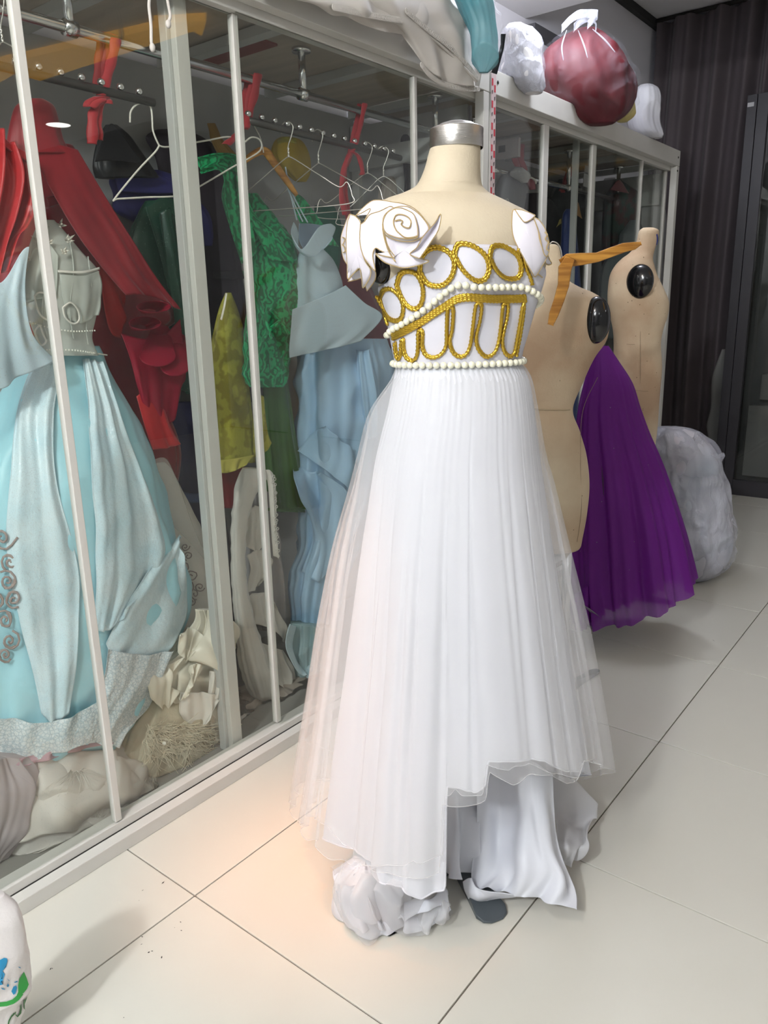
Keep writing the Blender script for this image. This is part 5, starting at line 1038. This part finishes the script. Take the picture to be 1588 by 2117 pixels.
for k in range(13):
    x = 1195 + k * 17 + rnd.uniform(-4, 4); yb = 1300 - (x - 1195) * 0.48 + rnd.uniform(-12, 6); 
    Dk = DP - 0.12 + 0.012 * k
    sheet('ragged_hem', [[A((x - 10, yb - 75), Dk), A((x, yb - 80), Dk - 0.02), A((x + 8, yb - 75), Dk)], [A((x - 18, yb - 50), Dk - 0.01), A((x, yb - 45), Dk - 0.03), A((x + 17, yb - 55), Dk)], [A((x - 10, yb - rnd.uniform(-4, 14)), Dk - 0.01), A((x + 2, yb), Dk - 0.03), A((x + 12, yb - rnd.uniform(0, 18)), Dk)]], f_pur, t, 14, 16, fold=0.006, freq=1.5, th=0.0006, zmin=0.004)
sheet('grey_net_scrap', [[A((1205, 1250), DP - 0.15), A((1225, 1262), DP - 0.17), A((1240, 1275), DP - 0.15)], [gz((1208, 1285), 0.02), gz((1225, 1300), 0.012), gz((1242, 1285), 0.02)]], mat('grey_net_scrap_m', (0.35, 0.32, 0.38), alpha=0.45), t, 12, 10)
sb = thing('form_stand', 'dark foot of the stand under the purple gown', 'stand', onz(1300, 1225, 0)); cc = (sb.location.x, sb.location.y)
cyl('pole', (cc[0], cc[1], 0.02), (cc[0], cc[1], 0.9), 0.014, m_chrome, sb)
tp = onz(1352, 1243, 0.006)
for k in range(3):
    a = k * 2 * PI / 3; dx, dy = tp.x - cc[0], tp.y - cc[1]; foot(sb, cc, (cc[0] + dx * K(a) - dy * S(a), cc[1] + dx * S(a) + dy * K(a)), 0.035, 0.04)
# orange wooden hanger on the bare form
t = thing('wooden_hanger', 'orange varnished wooden hanger hung on the neck of the bare back-turned dress form', 'hanger', at(1168, 545, 2.12))
def arm(px, wid, D0_, D1_, nm='hanger_arm', th=0.020):
    n = len(px); v = []; f = []
    for i, ((x, y), w_) in enumerate(zip(px, wid)):
        D_ = D0_ + (D1_ - D0_) * i / (n - 1); a, b = px[max(i - 1, 0)], px[min(i + 1, n - 1)]; dx, dy = b[0] - a[0], b[1] - a[1]; l = math.hypot(dx, dy); nx, ny = -dy / l, dx / l
        for sgn, dd in ((1, -th / 2), (1, th / 2), (-1, th / 2), (-1, -th / 2)): v.append(at(x + nx * w_ * sgn, y + ny * w_ * sgn, D_ + dd))
    for i in range(n - 1):
        for k in range(4): f.append((i * 4 + k, i * 4 + (k + 1) % 4, (i + 1) * 4 + (k + 1) % 4, (i + 1) * 4 + k))
    f += [(0, 1, 2, 3), ((n - 1) * 4 + 3, (n - 1) * 4 + 2, (n - 1) * 4 + 1, (n - 1) * 4)]
    o = obj(nm, v, f, m_wood, t, smooth=False); bevel(o, 0.003, 3); return o
arm([(1160, 546), (1175, 538), (1200, 536), (1235, 532), (1262, 522), (1290, 512), (1312, 508), (1326, 503)], [10, 14, 13, 10, 10, 10, 8, 3], 2.12, 2.20)
arm([(1180, 532), (1168, 555), (1165, 590), (1156, 620), (1145, 650), (1138, 672)], [10, 14, 12, 11, 10, 6], 2.118, 2.06)
tubeobj('hook', [A(p, 2.12) for p in ((1136, 506), (1142, 500), (1152, 503), (1159, 514), (1162, 530), (1166, 540))], 0.0016, m_wire, t, n=30, sides=7)

# --- plastic bags
f_plast = film_mat('clear_plastic', '#b8b8c4', 0.05, 0.3); f_plastw = film_mat('milky_plastic', '#d4d6e2', 0.42, 0.35)
def bag(name, label, rows, D, inner, film=None, bmax=0.25, ratio=0.85, seed=0, wr=0.03, wsc=5, grow=1.05, onfloor=None, bump=None, x=None):
    c = rows[len(rows) // 2]; t = thing(name, label, 'bag', at((c[1] + c[2]) / 2, rows[-1][0], D))
    if onfloor is not None: t.location.z = onfloor
    kw = dict(D=D, ratio=ratio, bmax=bmax, nt=110, nz=80, wrinkle=wr, wsc=wsc, seed=seed, fold=0.05, nf=6, f0=1, f1=1, bump=bump)
    if onfloor is not None: kw['zmin'] = onfloor + 0.003
    loft('contents', [(y, a + (b - a) * 0.04, b - (b - a) * 0.04) for y, a, b in rows], inner, t, **kw)
    if film: 
        kw['seed'] = seed + 3; kw['wsc'] = wsc * 2.2; kw['wrinkle'] = wr * 0.9; kw['nf'] = 9; kw['nt'] = 160; kw['nz'] = 110; loft('plastic_film', rows, film, t, **kw)
    return t
def rest(z):
    def g(p, th, t, c):
        if p.x < XG + 0.002: p.z = max(p.z, z)
        return p
    return g
t = bag('red_bag', 'large clear plastic bag stuffed with dark red cloth, on top of the right cabinet', [(62, 1188, 1232), (78, 1150, 1262), (105, 1118, 1288), (140, 1108, 1308), (175, 1112, 1320), (210, 1140, 1318), (238, 1180, 1300), (256, 1215, 1270)], 3.42, mat('dark_red_cloth', (0.12, 0.008, 0.014), rough=0.6, col2=(0.06, 0.004, 0.008), nscale=6), f_plast, bmax=0.24, seed=1, bump=rest(2.003), wr=0.022, wsc=6)
for px in ([(1160, 70), (1190, 42), (1235, 38), (1215, 60)], [(1185, 68), (1205, 50), (1228, 48), (1232, 66)]):
    P = resample([A(p, 3.30) for p in px], 12); sheet('gathered_neck', [[p + Vector((0, 0, d)) for p in P] for d in (0.0, 0.012, 0.03)], f_plastw, t, 20, 8, fold=0.006, freq=3, th=0.001, grow=False)
for px in ([(1172, 62), (1162, 95), (1165, 125)], [(1195, 62), (1208, 95), (1215, 120)], [(1225, 60), (1250, 82), (1272, 108)]):
    P = [A(p, 3.42 - 0.235) for p in px]; v, f = tube(resample(P, 20), [0.0010 + 0.0022 * S(i / 20 * PI) for i in range(21)], 6); obj('film_crease', v, f, f_plastw, t)
bag('white_bag', 'bright white bag of cloth at the left end of the right cabinet top', [(50, 1052, 1082), (65, 1040, 1108), (90, 1042, 1122), (120, 1036, 1124), (150, 1030, 1128), (175, 1045, 1128), (192, 1085, 1122)], 3.02, mat('white_cloth_bag', (0.80, 0.79, 0.82), rough=0.5), f_plastw, bmax=0.14, seed=3, bump=rest(2.003), wr=0.009, wsc=9)
bag('white_bag', 'smaller white plastic bag right of the dark red bag on the cabinet', [(176, 1322, 1350), (186, 1310, 1362), (205, 1302, 1368), (230, 1300, 1366), (255, 1298, 1368), (275, 1310, 1372), (286, 1340, 1370)], 4.05, mat('grey_white_cloth', (0.55, 0.55, 0.58), rough=0.5), f_plast, bmax=0.14, seed=5, bump=rest(2.003), wr=0.009, wsc=9)
bag('yellow_bundle', 'small yellow bundle under the right side of the dark red bag', [(205, 1290, 1312), (220, 1278, 1316), (240, 1272, 1312), (252, 1278, 1296)], 3.62, mat('yellow_bundle_cloth', (0.50, 0.42, 0.16), rough=0.5), None, bmax=0.06, seed=5, bump=rest(2.003), wr=0.01, wsc=14)
t = bag('plastic_sack', 'big translucent white plastic sack on the floor beyond the purple gown', [(884, 1362, 1420), (892, 1352, 1445), (915, 1345, 1475), (950, 1350, 1492), (1000, 1352, 1502), (1060, 1355, 1514), (1110, 1360, 1518), (1150, 1368, 1512), (1180, 1385, 1488), (1200, 1405, 1450)], 3.32, mat('pale_pink_cloth', (0.56, 0.52, 0.56), rough=0.6, col2=(0.34, 0.42, 0.50), nscale=3.5, nw=0.35), f_plastw, bmax=0.18, seed=7, onfloor=0.0, wr=0.014, wsc=6)
for px in ([(1432, 905), (1440, 892), (1452, 902), (1448, 912)], [(1470, 935), (1485, 940), (1496, 934), (1488, 948)]):
    sheet('knotted_ear', [[A(p, 3.18) for p in px], [A((a + 3, b + 8), 3.17) for a, b in px]], f_plastw, t, 14, 6, fold=0.004, freq=2, th=0.0015, grow=False)

# --- cloth bags hanging over the front of the left cabinet
f_calico = mat('grey_white_calico', (0.60, 0.57, 0.53), rough=0.7, col2=(0.54, 0.51, 0.47), nscale=5)
t = thing('laundry_sack', 'off white cloth sack with lace edging slumped over the top front of the left cabinet', 'sack', (-1.6, 1.9, 2.0))
X0, X1, X2 = -1.62, -1.435, -1.425
sheet('upper_cloth', [[onx(470, -120, X0), onx(640, -110, X0), onx(780, -90, X0), onx(880, -60, X0)], [onx(520, -40, X1 - 0.02), onx(680, -30, X1 - 0.02), onx(800, -5, X1 - 0.01), onx(900, 10, X1 - 0.01)], [onx(560, -10, X2), onx(700, 5, X2 + 0.02), onx(800, 30, X2 + 0.02), onx(900, 50, X2 + 0.01)], [onx(620, -5, X2 - 0.006), onx(706, 34, X2), onx(800, 66, X2 + 0.005), onx(884, 78, X2)]], f_calico, t, 60, 40, fold=0.006, freq=3, th=0.003, rnd=0.006, rsc=8, grow=False)
fr = sheet('hanging_cloth', [[onx(690, -110, X0), onx(800, -110, X0), onx(900, -100, X0), onx(985, -80, X0)], [onx(720, -40, X1), onx(820, -20, X1), onx(910, 0, X1), onx(972, 20, X1)], [onx(790, 30, X2 + 0.015), onx(870, 50, X2 + 0.02), onx(940, 60, X2 + 0.02), onx(996, 70, X2)], [onx(835, 76, X2), onx(890, 105, X2 + 0.012), onx(950, 118, X2 + 0.01), onx(997, 130, X2)], [onx(872, 130, X2 - 0.002), onx(905, 160, X2 + 0.004), onx(950, 176, X2 + 0.004), onx(992, 180, X2 - 0.002)]], f_calico, t, 70, 60, fold=0.007, freq=2.4, th=0.003, rnd=0.008, rsc=8, grow=False)
def lace(path, x, nm='lace_edge'):
    P = resample([onx(a, b, x) for a, b in path], 60); mb = MB()
    for i, p in enumerate(P[:-1]):
        c = (p + P[i + 1]) / 2; mb.add(*tube([c + Vector((0, 0.007 * K(a * PI / 5), 0.007 * S(a * PI / 5) - 0.003)) for a in range(10)], 0.0016, 5, closed=True))
    return mb.build(nm, f_calico, t, True)
lace([(872, 132), (888, 152), (915, 170), (950, 180), (990, 182)], X2 + 0.002); lace([(840, 20), (880, 55), (925, 90), (960, 125), (988, 160)], X2 + 0.026); lace([(690, 12), (760, 28), (830, 40)], X2 + 0.024)
for px in ([(836, 30), (870, 62), (905, 88), (950, 130), (985, 168)],): tubeobj('seam_ridge', px3(px, X2 + 0.018), 0.004, f_calico, t, n=40, sides=8)
for nm, px in (('a', [(312, -20), (308, 10), (312, 50), (313, 85), (315, 98)]), ('b', [(343, -20), (348, 10), (352, 32), (349, 44), (348, 50)])):
    tubeobj('drawstring', px3(px, -1.44), 0.0032, f_calico, t, n=40, sides=8); v, f = uvsphere(onx(*px[-1], -1.44), 0.006, 10, 8, (1, 1, 1.4)); obj('knot', v, f, f_calico, t)
bag('teal_bag', 'teal cloth in a clear bag wedged behind the off white sack', [(-60, 900, 960), (-20, 930, 1010), (20, 950, 1030), (60, 965, 1038), (100, 970, 1036), (130, 978, 1028), (150, 985, 1015)], 2.62, mat('teal_cloth', (0.06, 0.28, 0.34), rough=0.5, col2=(0.20, 0.38, 0.42), nscale=7), f_plast, bmax=0.05, seed=5, bump=rest(2.003), wr=0.015, wsc=9)
o = prismobj('black_strap', [A(p, 2.78) for p in ((1036, 70), (1046, 70), (1042, 100), (1034, 130), (1028, 152), (1016, 148), (1030, 115), (1036, 90))], FW, 0.01, f_black); tag(o, 'black strap between teal bag and white bag on the cabinet top', 'strap')

# --- foreground shopping bag, bottom left
DF = 1.03
t = thing('shopping_bag', 'white woven shopping bag with blue and green print, bottom left corner', 'bag', (0, 0, 0)); t.location = onz(-20, 2200, 0)
fb = loft('bag_body', [(1850, -60, 6), (1868, -75, 24), (1895, -90, 42), (1930, -100, 49), (1980, -105, 56), (2030, -110, 61), (2046, -110, 63), (2056, -110, 58), (2090, -115, 48), (2130, -120, 42), (2230, -125, 40), (2330, -125, 38)], mat('woven_plastic_white', (0.66, 0.63, 0.62), rough=0.4, bump=0.1, bscale=200), t, D=DF, ratio=0.55, bmax=0.075, fold=0.05, nf=5, nt=110, nz=80, wrinkle=0.006, wsc=16)
bf_ = bvh_of([fb]); T7 = lambda p: [(a / 7.379, b / 7.379 + 1830) for a, b in p]
def decal(nm, px, m, off=0.0012, rings=4):
    px = T7(px); n = len(px); cx = sum(a for a, b in px) / n; cy = sum(b for a, b in px) / n; v = []; f = []
    for j in range(rings):
        u = 1 - j / rings
        for a, b in px: v.append(hit(bf_, (cx + (a - cx) * u, cy + (b - cy) * u), off, D=DF))
    v.append(hit(bf_, (cx, cy), off, D=DF))
    for j in range(rings - 1):
        for i in range(n): k = (i + 1) % n; f.append((j * n + i, j * n + k, (j + 1) * n + k, (j + 1) * n + i))
    for i in range(n): f.append(((rings - 1) * n + i, (rings - 1) * n + (i + 1) % n, len(v) - 1))
    return obj(nm, v, f, m, t)
def ribbon_decal(nm, L_, m, off=0.0012):
    A_ = [hit(bf_, p, off, D=DF) for p in T7([a for a, b in L_])]; B_ = [hit(bf_, p, off, D=DF) for p in T7([b for a, b in L_])]; n = len(A_)
    return obj(nm, A_ + B_, [(i, i + 1, n + i + 1, n + i) for i in range(n - 1)], m, t)
m_pg = mat('print_green', (0.02, 0.26, 0.04), rough=0.4); m_pb = mat('print_blue', (0.01, 0.22, 0.42), rough=0.4)
decal('green_leaf', [(360, 1315), (380, 1360), (400, 1410), (432, 1510), (405, 1580), (355, 1640), (300, 1680), (275, 1620), (272, 1520), (290, 1420), (330, 1360)], m_pg)
ribbon_decal('green_swoosh', [((-260, 1700), (-260, 1740)), ((-120, 1765), (-120, 1815)), ((0, 1778), (0, 1846)), ((100, 1768), (100, 1838)), ((190, 1735), (210, 1800)), ((250, 1680), (285, 1745)), ((275, 1620), (350, 1660))], m_pg, 0.0014)
decal('blue_patch', [(-60, 1150), (0, 1135), (60, 1102), (105, 1110), (112, 1150), (92, 1240), (40, 1300), (76, 1350), (50, 1430), (15, 1480), (45, 1505), (0, 1520), (-70, 1500)], m_pb)
decal('blue_patch', [(172, 1612), (205, 1540), (245, 1520), (257, 1560), (238, 1640), (205, 1668)], m_pb, rings=2)
for q in ([(98, 1530), (120, 1490), (138, 1520), (120, 1550)], [(205, 1475), (262, 1450), (262, 1470), (230, 1482)], [(265, 1238), (300, 1242), (315, 1262), (295, 1258)], [(100, 1410), (150, 1455), (130, 1450)], [(10, 1550), (60, 1570), (80, 1588), (30, 1580)]): decal('blue_fleck', q, m_pb, rings=2)
m_pd = mat('print_dark_green', (0.015, 0.12, 0.02), rough=0.4)
for nm, q in (('letter_c', [((215, 1935), (222, 1960)), ((165, 1985), (178, 2005)), ((130, 2050), (148, 2062)), ((115, 2115), (132, 2118)), ((125, 2180), (142, 2175)), ((170, 2220), (175, 2205))]), ('letter_u', [((300, 1830), (325, 1800)), ((300, 1890), (328, 1880)), ((285, 1950), (318, 1950)), ((255, 1990), (262, 2012)), ((238, 1965), (228, 1978)), ((240, 1925), (225, 1935))]), ('letter_stroke', [((352, 1745), (385, 1735)), ((350, 1800), (372, 1810)), ((352, 1870), (372, 1900))]), ('letter_stroke', [((365, 1780), (375, 1800)), ((400, 1700), (410, 1700))])): ribbon_decal(nm, q, m_pd)

# ================================================================ inside the right cabinet
def g2(name, label, cat, rows, m, x=-1.78, **kw): return gar(name, label, cat, rows, m, x, **kw)
t, o = g2('grey_dress', 'grey draped dress with white lace shoulders, first in the right cabinet', 'dress', [(355, 1042, 1072), (372, 1028, 1086), (400, 1020, 1088), (450, 1018, 1082), (560, 1010, 1080), (800, 1000, 1085)], mat('grey_jersey', (0.16, 0.165, 0.175), rough=0.6), -1.70, bmax=0.06, seed=2)
loft('lace_shoulder', [(347, 1062, 1078), (356, 1054, 1090), (368, 1062, 1096), (378, 1076, 1092)], mat('white_crochet', (0.55, 0.55, 0.54), rough=0.7, bump=0.6, bscale=80), t, x=-1.64, ratio=0.5, bmax=0.04, wrinkle=0.01, wsc=20)
t, o = g2('pink_sandal', 'small pink and white strapped item hanging beside the white lace shoulder', 'accessory', [(370, 1090, 1100), (378, 1088, 1106), (392, 1094, 1108)], mat('dull_pink', (0.35, 0.12, 0.14), rough=0.5), -1.66, bmax=0.02)
tubeobj('strap', px3([(1088, 372), (1096, 367), (1106, 372), (1108, 380)], -1.65), 0.004, m_wirew, t, n=16)
t, o = g2('black_gown', 'black gown filling the dark middle of the first right pane', 'gown', [(400, 1080, 1120), (430, 1075, 1150), (500, 1070, 1165), (700, 1060, 1180), (900, 1060, 1190)], f_black, -1.86, bmax=0.08)
t, o = g2('black_coat', 'long black coat hanging right of the royal blue gown', 'coat', [(370, 1155, 1180), (400, 1140, 1210), (440, 1130, 1225), (600, 1130, 1235), (900, 1130, 1250)], f_blackseq, -1.98, bmax=0.05)
t, o = g2('royal_blue_gown', 'royal blue gown with an orange collar in the right cabinet', 'gown', [(432, 1170, 1182), (445, 1163, 1190), (480, 1160, 1192), (520, 1158, 1196), (580, 1155, 1200), (760, 1150, 1215), (1000, 1150, 1230)], mat('royal_blue', (0.008, 0.035, 0.20), rough=0.5, sheen=0.3), -1.74, bmax=0.06, seed=3)
sheet('orange_collar', [px3([(1180, 418), (1188, 412), (1196, 420)], -1.68), px3([(1180, 432), (1190, 434), (1200, 440)], -1.67), px3([(1184, 440), (1188, 442), (1203, 452)], -1.67)], mat('dull_orange', (0.32, 0.15, 0.03), rough=0.5), t, 12, 12)
sheet('yellow_flap', [px3([(1158, 458), (1156, 455), (1160, 452)], -1.69), px3([(1150, 470), (1154, 466), (1160, 462)], -1.69)], mat('dull_yellow', (0.30, 0.24, 0.05), rough=0.5), t, 8, 8)
t, o = g2('patterned_dress', 'dark floral patterned dress on a hanger in the third right pane', 'dress', [(372, 1276, 1284), (385, 1262, 1300), (405, 1248, 1322), (440, 1244, 1326), (480, 1242, 1326), (540, 1242, 1330), (700, 1240, 1335)], mat('dark_floral', (0.05, 0.012, 0.012), rough=0.6, col2=(0.010, 0.035, 0.028), nscale=18, nw=0.12), -1.72, bmax=0.08, seed=2)
sheet('collar', [px3([(1272, 378), (1280, 372), (1288, 380)], -1.66), px3([(1262, 392), (1280, 396), (1300, 400)], -1.65)], f_maroon, t, 10, 6)
t, o = g2('olive_dress', 'olive yellow dress between the floral dress and the white garment', 'dress', [(398, 1310, 1320), (410, 1304, 1336), (440, 1306, 1342), (480, 1308, 1342), (560, 1310, 1344), (700, 1312, 1348)], mat('olive_yellow', (0.16, 0.115, 0.015), rough=0.5), -1.80, bmax=0.06)
tubeobj('hook', [onx(1314, 400, -1.80), onx(1312, 392, -1.78), Vector((-1.70, onx(1312, 392, -1.78).y, 1.775))], 0.0015, m_wire, t, n=16)
t, o = g2('white_shirt', 'greyish white garment at the right end of the right cabinet', 'shirt', [(420, 1346, 1358), (428, 1342, 1372), (450, 1342, 1379), (490, 1340, 1378), (540, 1336, 1372), (620, 1330, 1376), (760, 1325, 1372)], mat('grey_white_cotton', (0.34, 0.345, 0.36), rough=0.6), -1.84, bmax=0.06)
tubeobj('hook', [onx(1352, 424, -1.84), onx(1350, 410, -1.80), Vector((-1.70, min(4.36, onx(1350, 410, -1.80).y), 1.768))], 0.0015, m_wire, t, n=16)
t, o = g2('teal_tulle', 'pale teal grey tulle under the floral dress', 'cloth', [(455, 1300, 1322), (480, 1282, 1330), (510, 1275, 1335), (560, 1240, 1345), (700, 1235, 1350)], mat('teal_tulle_grey', (0.17, 0.20, 0.21), rough=0.6, alpha=0.8), -1.64, bmax=0.05)
t, o = g2('felt_beret', 'small pale beret at the rail above the floral dress', 'cap', [(368, 1250, 1272), (378, 1245, 1272), (392, 1244, 1260)], mat('pale_grey_felt', (0.35, 0.35, 0.35), rough=0.7), -1.90, bmax=0.03)
t, o = g2('maroon_coat', 'dark maroon coat low behind the royal blue gown', 'coat', [(545, 1232, 1280), (600, 1230, 1290), (800, 1230, 1300)], f_maroon, -1.95, bmax=0.04)
wire_hanger(-1.70, 2.80, 1.77, 0.12, 0.10, 'thin wire hanger in front of the black gown in the right cabinet', m_wire, 0.0014, 0.5)
wire_hanger(-1.70, 2.62, 1.77, 0.12, 0.10, 'thin wire hanger next to the film covered post in the right cabinet', m_wire, 0.0014, 0.3)
for k, (px, py) in enumerate(((1208, 355), (1205, 385))):
    o = box('tag', (0, 0, 0), (0.004, 0.05, 0.03 + 0.03 * k), mat('pale_tag', (0.5, 0.5, 0.5)), None, 0.001); o.location = onx(px, py, -1.75); o.name = 'paper_tag'; tag(o, ['upper pale paper tag hanging in the second right pane', 'lower pale paper tag hanging in the second right pane'][k], 'tag')

# ================================================================ far end: curtain, dark glazed cabinet, pale reflection built solid
m_cur = mat('dark_aubergine_curtain', (0.095, 0.078, 0.086), rough=0.75, sheen=0.15)
YC = 5.52
t = thing('curtain', 'dark aubergine floor length curtain across the far end', 'curtain', (-1.5, YC, 0))
nu, nv = 420, 40; v = []; f = []
def cfold(x): return 0.045 * S(x * 38 + 2.2 * S(x * 5.1)) + 0.018 * S(x * 67 + 1.0)
for s_ in (0, 1):
    for j in range(nv + 1):
        z = 0.015 + (2.975 - 0.015) * j / nv
        for i in range(nu + 1):
            x = -2.03 + 1.95 * i / nu; v.append((x, YC + s_ * 0.004 + cfold(x + 0.02 * S(z * 1.3)) * (1 + 0.1 * S(z * 2)), z))
n1 = (nu + 1) * (nv + 1)
for s_ in (0, 1):
    for j in range(nv):
        for i in range(nu): a = s_ * n1 + j * (nu + 1) + i; q = (a, a + 1, a + nu + 2, a + nu + 1); f.append(q if s_ == 0 else q[::-1])
obj('curtain_cloth', v, f, m_cur, t)
cyl('curtain_rod', (-2.04, YC, 2.985), (0.0, YC, 2.985), 0.012, m_dark, t)
m_dk = mat('dark_metal_cabinet', (0.030, 0.028, 0.034), rough=0.4); m_dki = mat('dark_interior', (0.035, 0.036, 0.038), rough=0.7)
t = thing('glazed_cabinet', 'tall dark framed glass door cabinet at the far right edge', 'cabinet', (-0.9, 5.3, 0))
y0, y1, xa, xb, zt_ = 5.28, 5.45, -1.375, -0.30, 2.40
for x0, x1 in ((xa, xa + 0.055), (xa + 0.058, xa + 0.12), (-0.84, -0.78), (-0.777, -0.72), (xb - 0.06, xb)): box('stile', (x0, y0, 0.0), (x1, y0 + 0.04, zt_), m_dk, t, 0.002)
box('top_panel', (xa, y0 + 0.041, zt_ - 0.04), (xb, y1, zt_), m_dk, t); box('header_rail', (xa + 0.121, y0 + 0.001, zt_ - 0.11), (xb - 0.061, y0 + 0.038, zt_ - 0.001), m_dk, t); box('plinth', (xa + 0.121, y0 + 0.001, 0.0), (xb - 0.061, y0 + 0.038, 0.10), m_dk, t)
box('side_panel', (xa, y0 + 0.041, 0), (xa + 0.02, y1, zt_ - 0.041), m_dk, t); box('back_panel', (xa + 0.021, y1 - 0.01, 0.0), (xb, y1, zt_ - 0.041), m_dki, t)
for x0, x1 in ((xa + 0.121, -0.841), (-0.719, xb - 0.061)): box('glass_pane', (x0, y0 + 0.016, 0.101), (x1, y0 + 0.021, zt_ - 0.111), m_glass, t)
box('paper_label', (xa + 0.004, y0 - 0.0015, 2.335), (xa + 0.040, y0 - 0.0003, 2.358), mat('label_white', (0.5, 0.5, 0.52)), t)
for k, (x0, z0, z1, dx) in enumerate(((-1.22, 0.32, 0.78, 0.36), (-1.16, 0.82, 0.98, 0.30))):
    o = box('storage_box', (x0, y1 - 0.10, z0 - 0.2), (x0 + dx, y1 - 0.02, z1 - 0.2), mat('grey_box', (0.085, 0.085, 0.085), rough=0.6), None, 0.004); tag(o, ['larger dim grey box inside the dark glazed cabinet', 'upper dim grey box inside the dark glazed cabinet'][k], 'box')
pf_ = loft('reflection_shape', [(722, 1493, 1501), (745, 1484, 1503), (775, 1474, 1504), (800, 1471, 1502), (840, 1470, 1498), (862, 1465, 1496), (880, 1461, 1494), (900, 1464, 1490), (914, 1466, 1487)], mat('pale_grey_reflection', (0.20, 0.20, 0.19), rough=0.6), None, D=5.17, ratio=0.5, bmax=0.05, nt=40)  # faint mannequin-shaped reflection, built as a solid in pale grey
tag(pf_, 'pale grey reflection modelled as a slender solid between curtain and glazed cabinet', 'dress form')

# small marks on the floor
mk = MB(); rnd = random.Random(4)
for (cx, cy, dx, dy, w_) in ((103, 2006, 3, -6, 0.9), (107, 2003, 2, -2, 1.0), (334, 1827, 6, -5, 1.1), (293, 1842, 4, -3, 0.6), (305, 1970, 5, -3, 1.2), (312, 1966, 5, 0, 0.8), (335, 1976, -1, 6, 1.1), (292, 1936, 4, 1, 0.9), (290, 1953, 5, -2, 0.6), (372, 1905, 3, 2, 0.8), (373, 1923, 4, 1, 0.8), (255, 2103, 2, 1, 0.7), (1473, 1322, 5, 4, 0.5), (1306, 1592, 1, 1, 1.0), (287, 1861, 1, 1, 0.5), (360, 1918, 2, -1, 0.5)):
    a, b = onz(cx, cy, 0.0006), onz(cx + dx, cy + dy, 0.0006); d = (b - a).normalized(); s_ = Vector((-d.y, d.x, 0)) * 0.0011 * w_; m_ = (a + b) / 2
    mk.add([a, m_ - s_ * 1.4, b, m_ + s_], [(0, 1, 2, 3)])
o = mk.build('scuff_mark', mat('scuff', (0.02, 0.02, 0.02), rough=0.9)); o['kind'] = 'stuff'; tag(o, 'small black scuff marks scattered on the pale floor tiles', 'marks')

# repeats share a group phrase
GROUPS = {'wire_hanger': 'wire hangers inside the glass cabinets', 'ribbon_tie': 'red ribbons tied round the hanging rails', 'dress_form': 'linen dress forms standing before the cabinets',
          'white_bag': 'white bags on the right cabinet top', 'globe_lamp': 'clear glass globes on the ceiling', 'downlight': 'round ceiling downlights', 'hook_bar': 'studded hook bars under the rail',
          'display_cabinet': 'white framed glass cabinets along the wall', 'hanging_rail': 'rails inside the cabinets', 'storage_box': 'grey boxes in the glazed cabinet', 'paper_tag': 'pale paper tags in the right cabinet', 'wooden_hanger': 'orange wooden hangers'}
for o in C.objects:
    k = o.name.split('.')[0]
    if o.parent is None and k in GROUPS and 'category' in o: o['group'] = GROUPS[k]
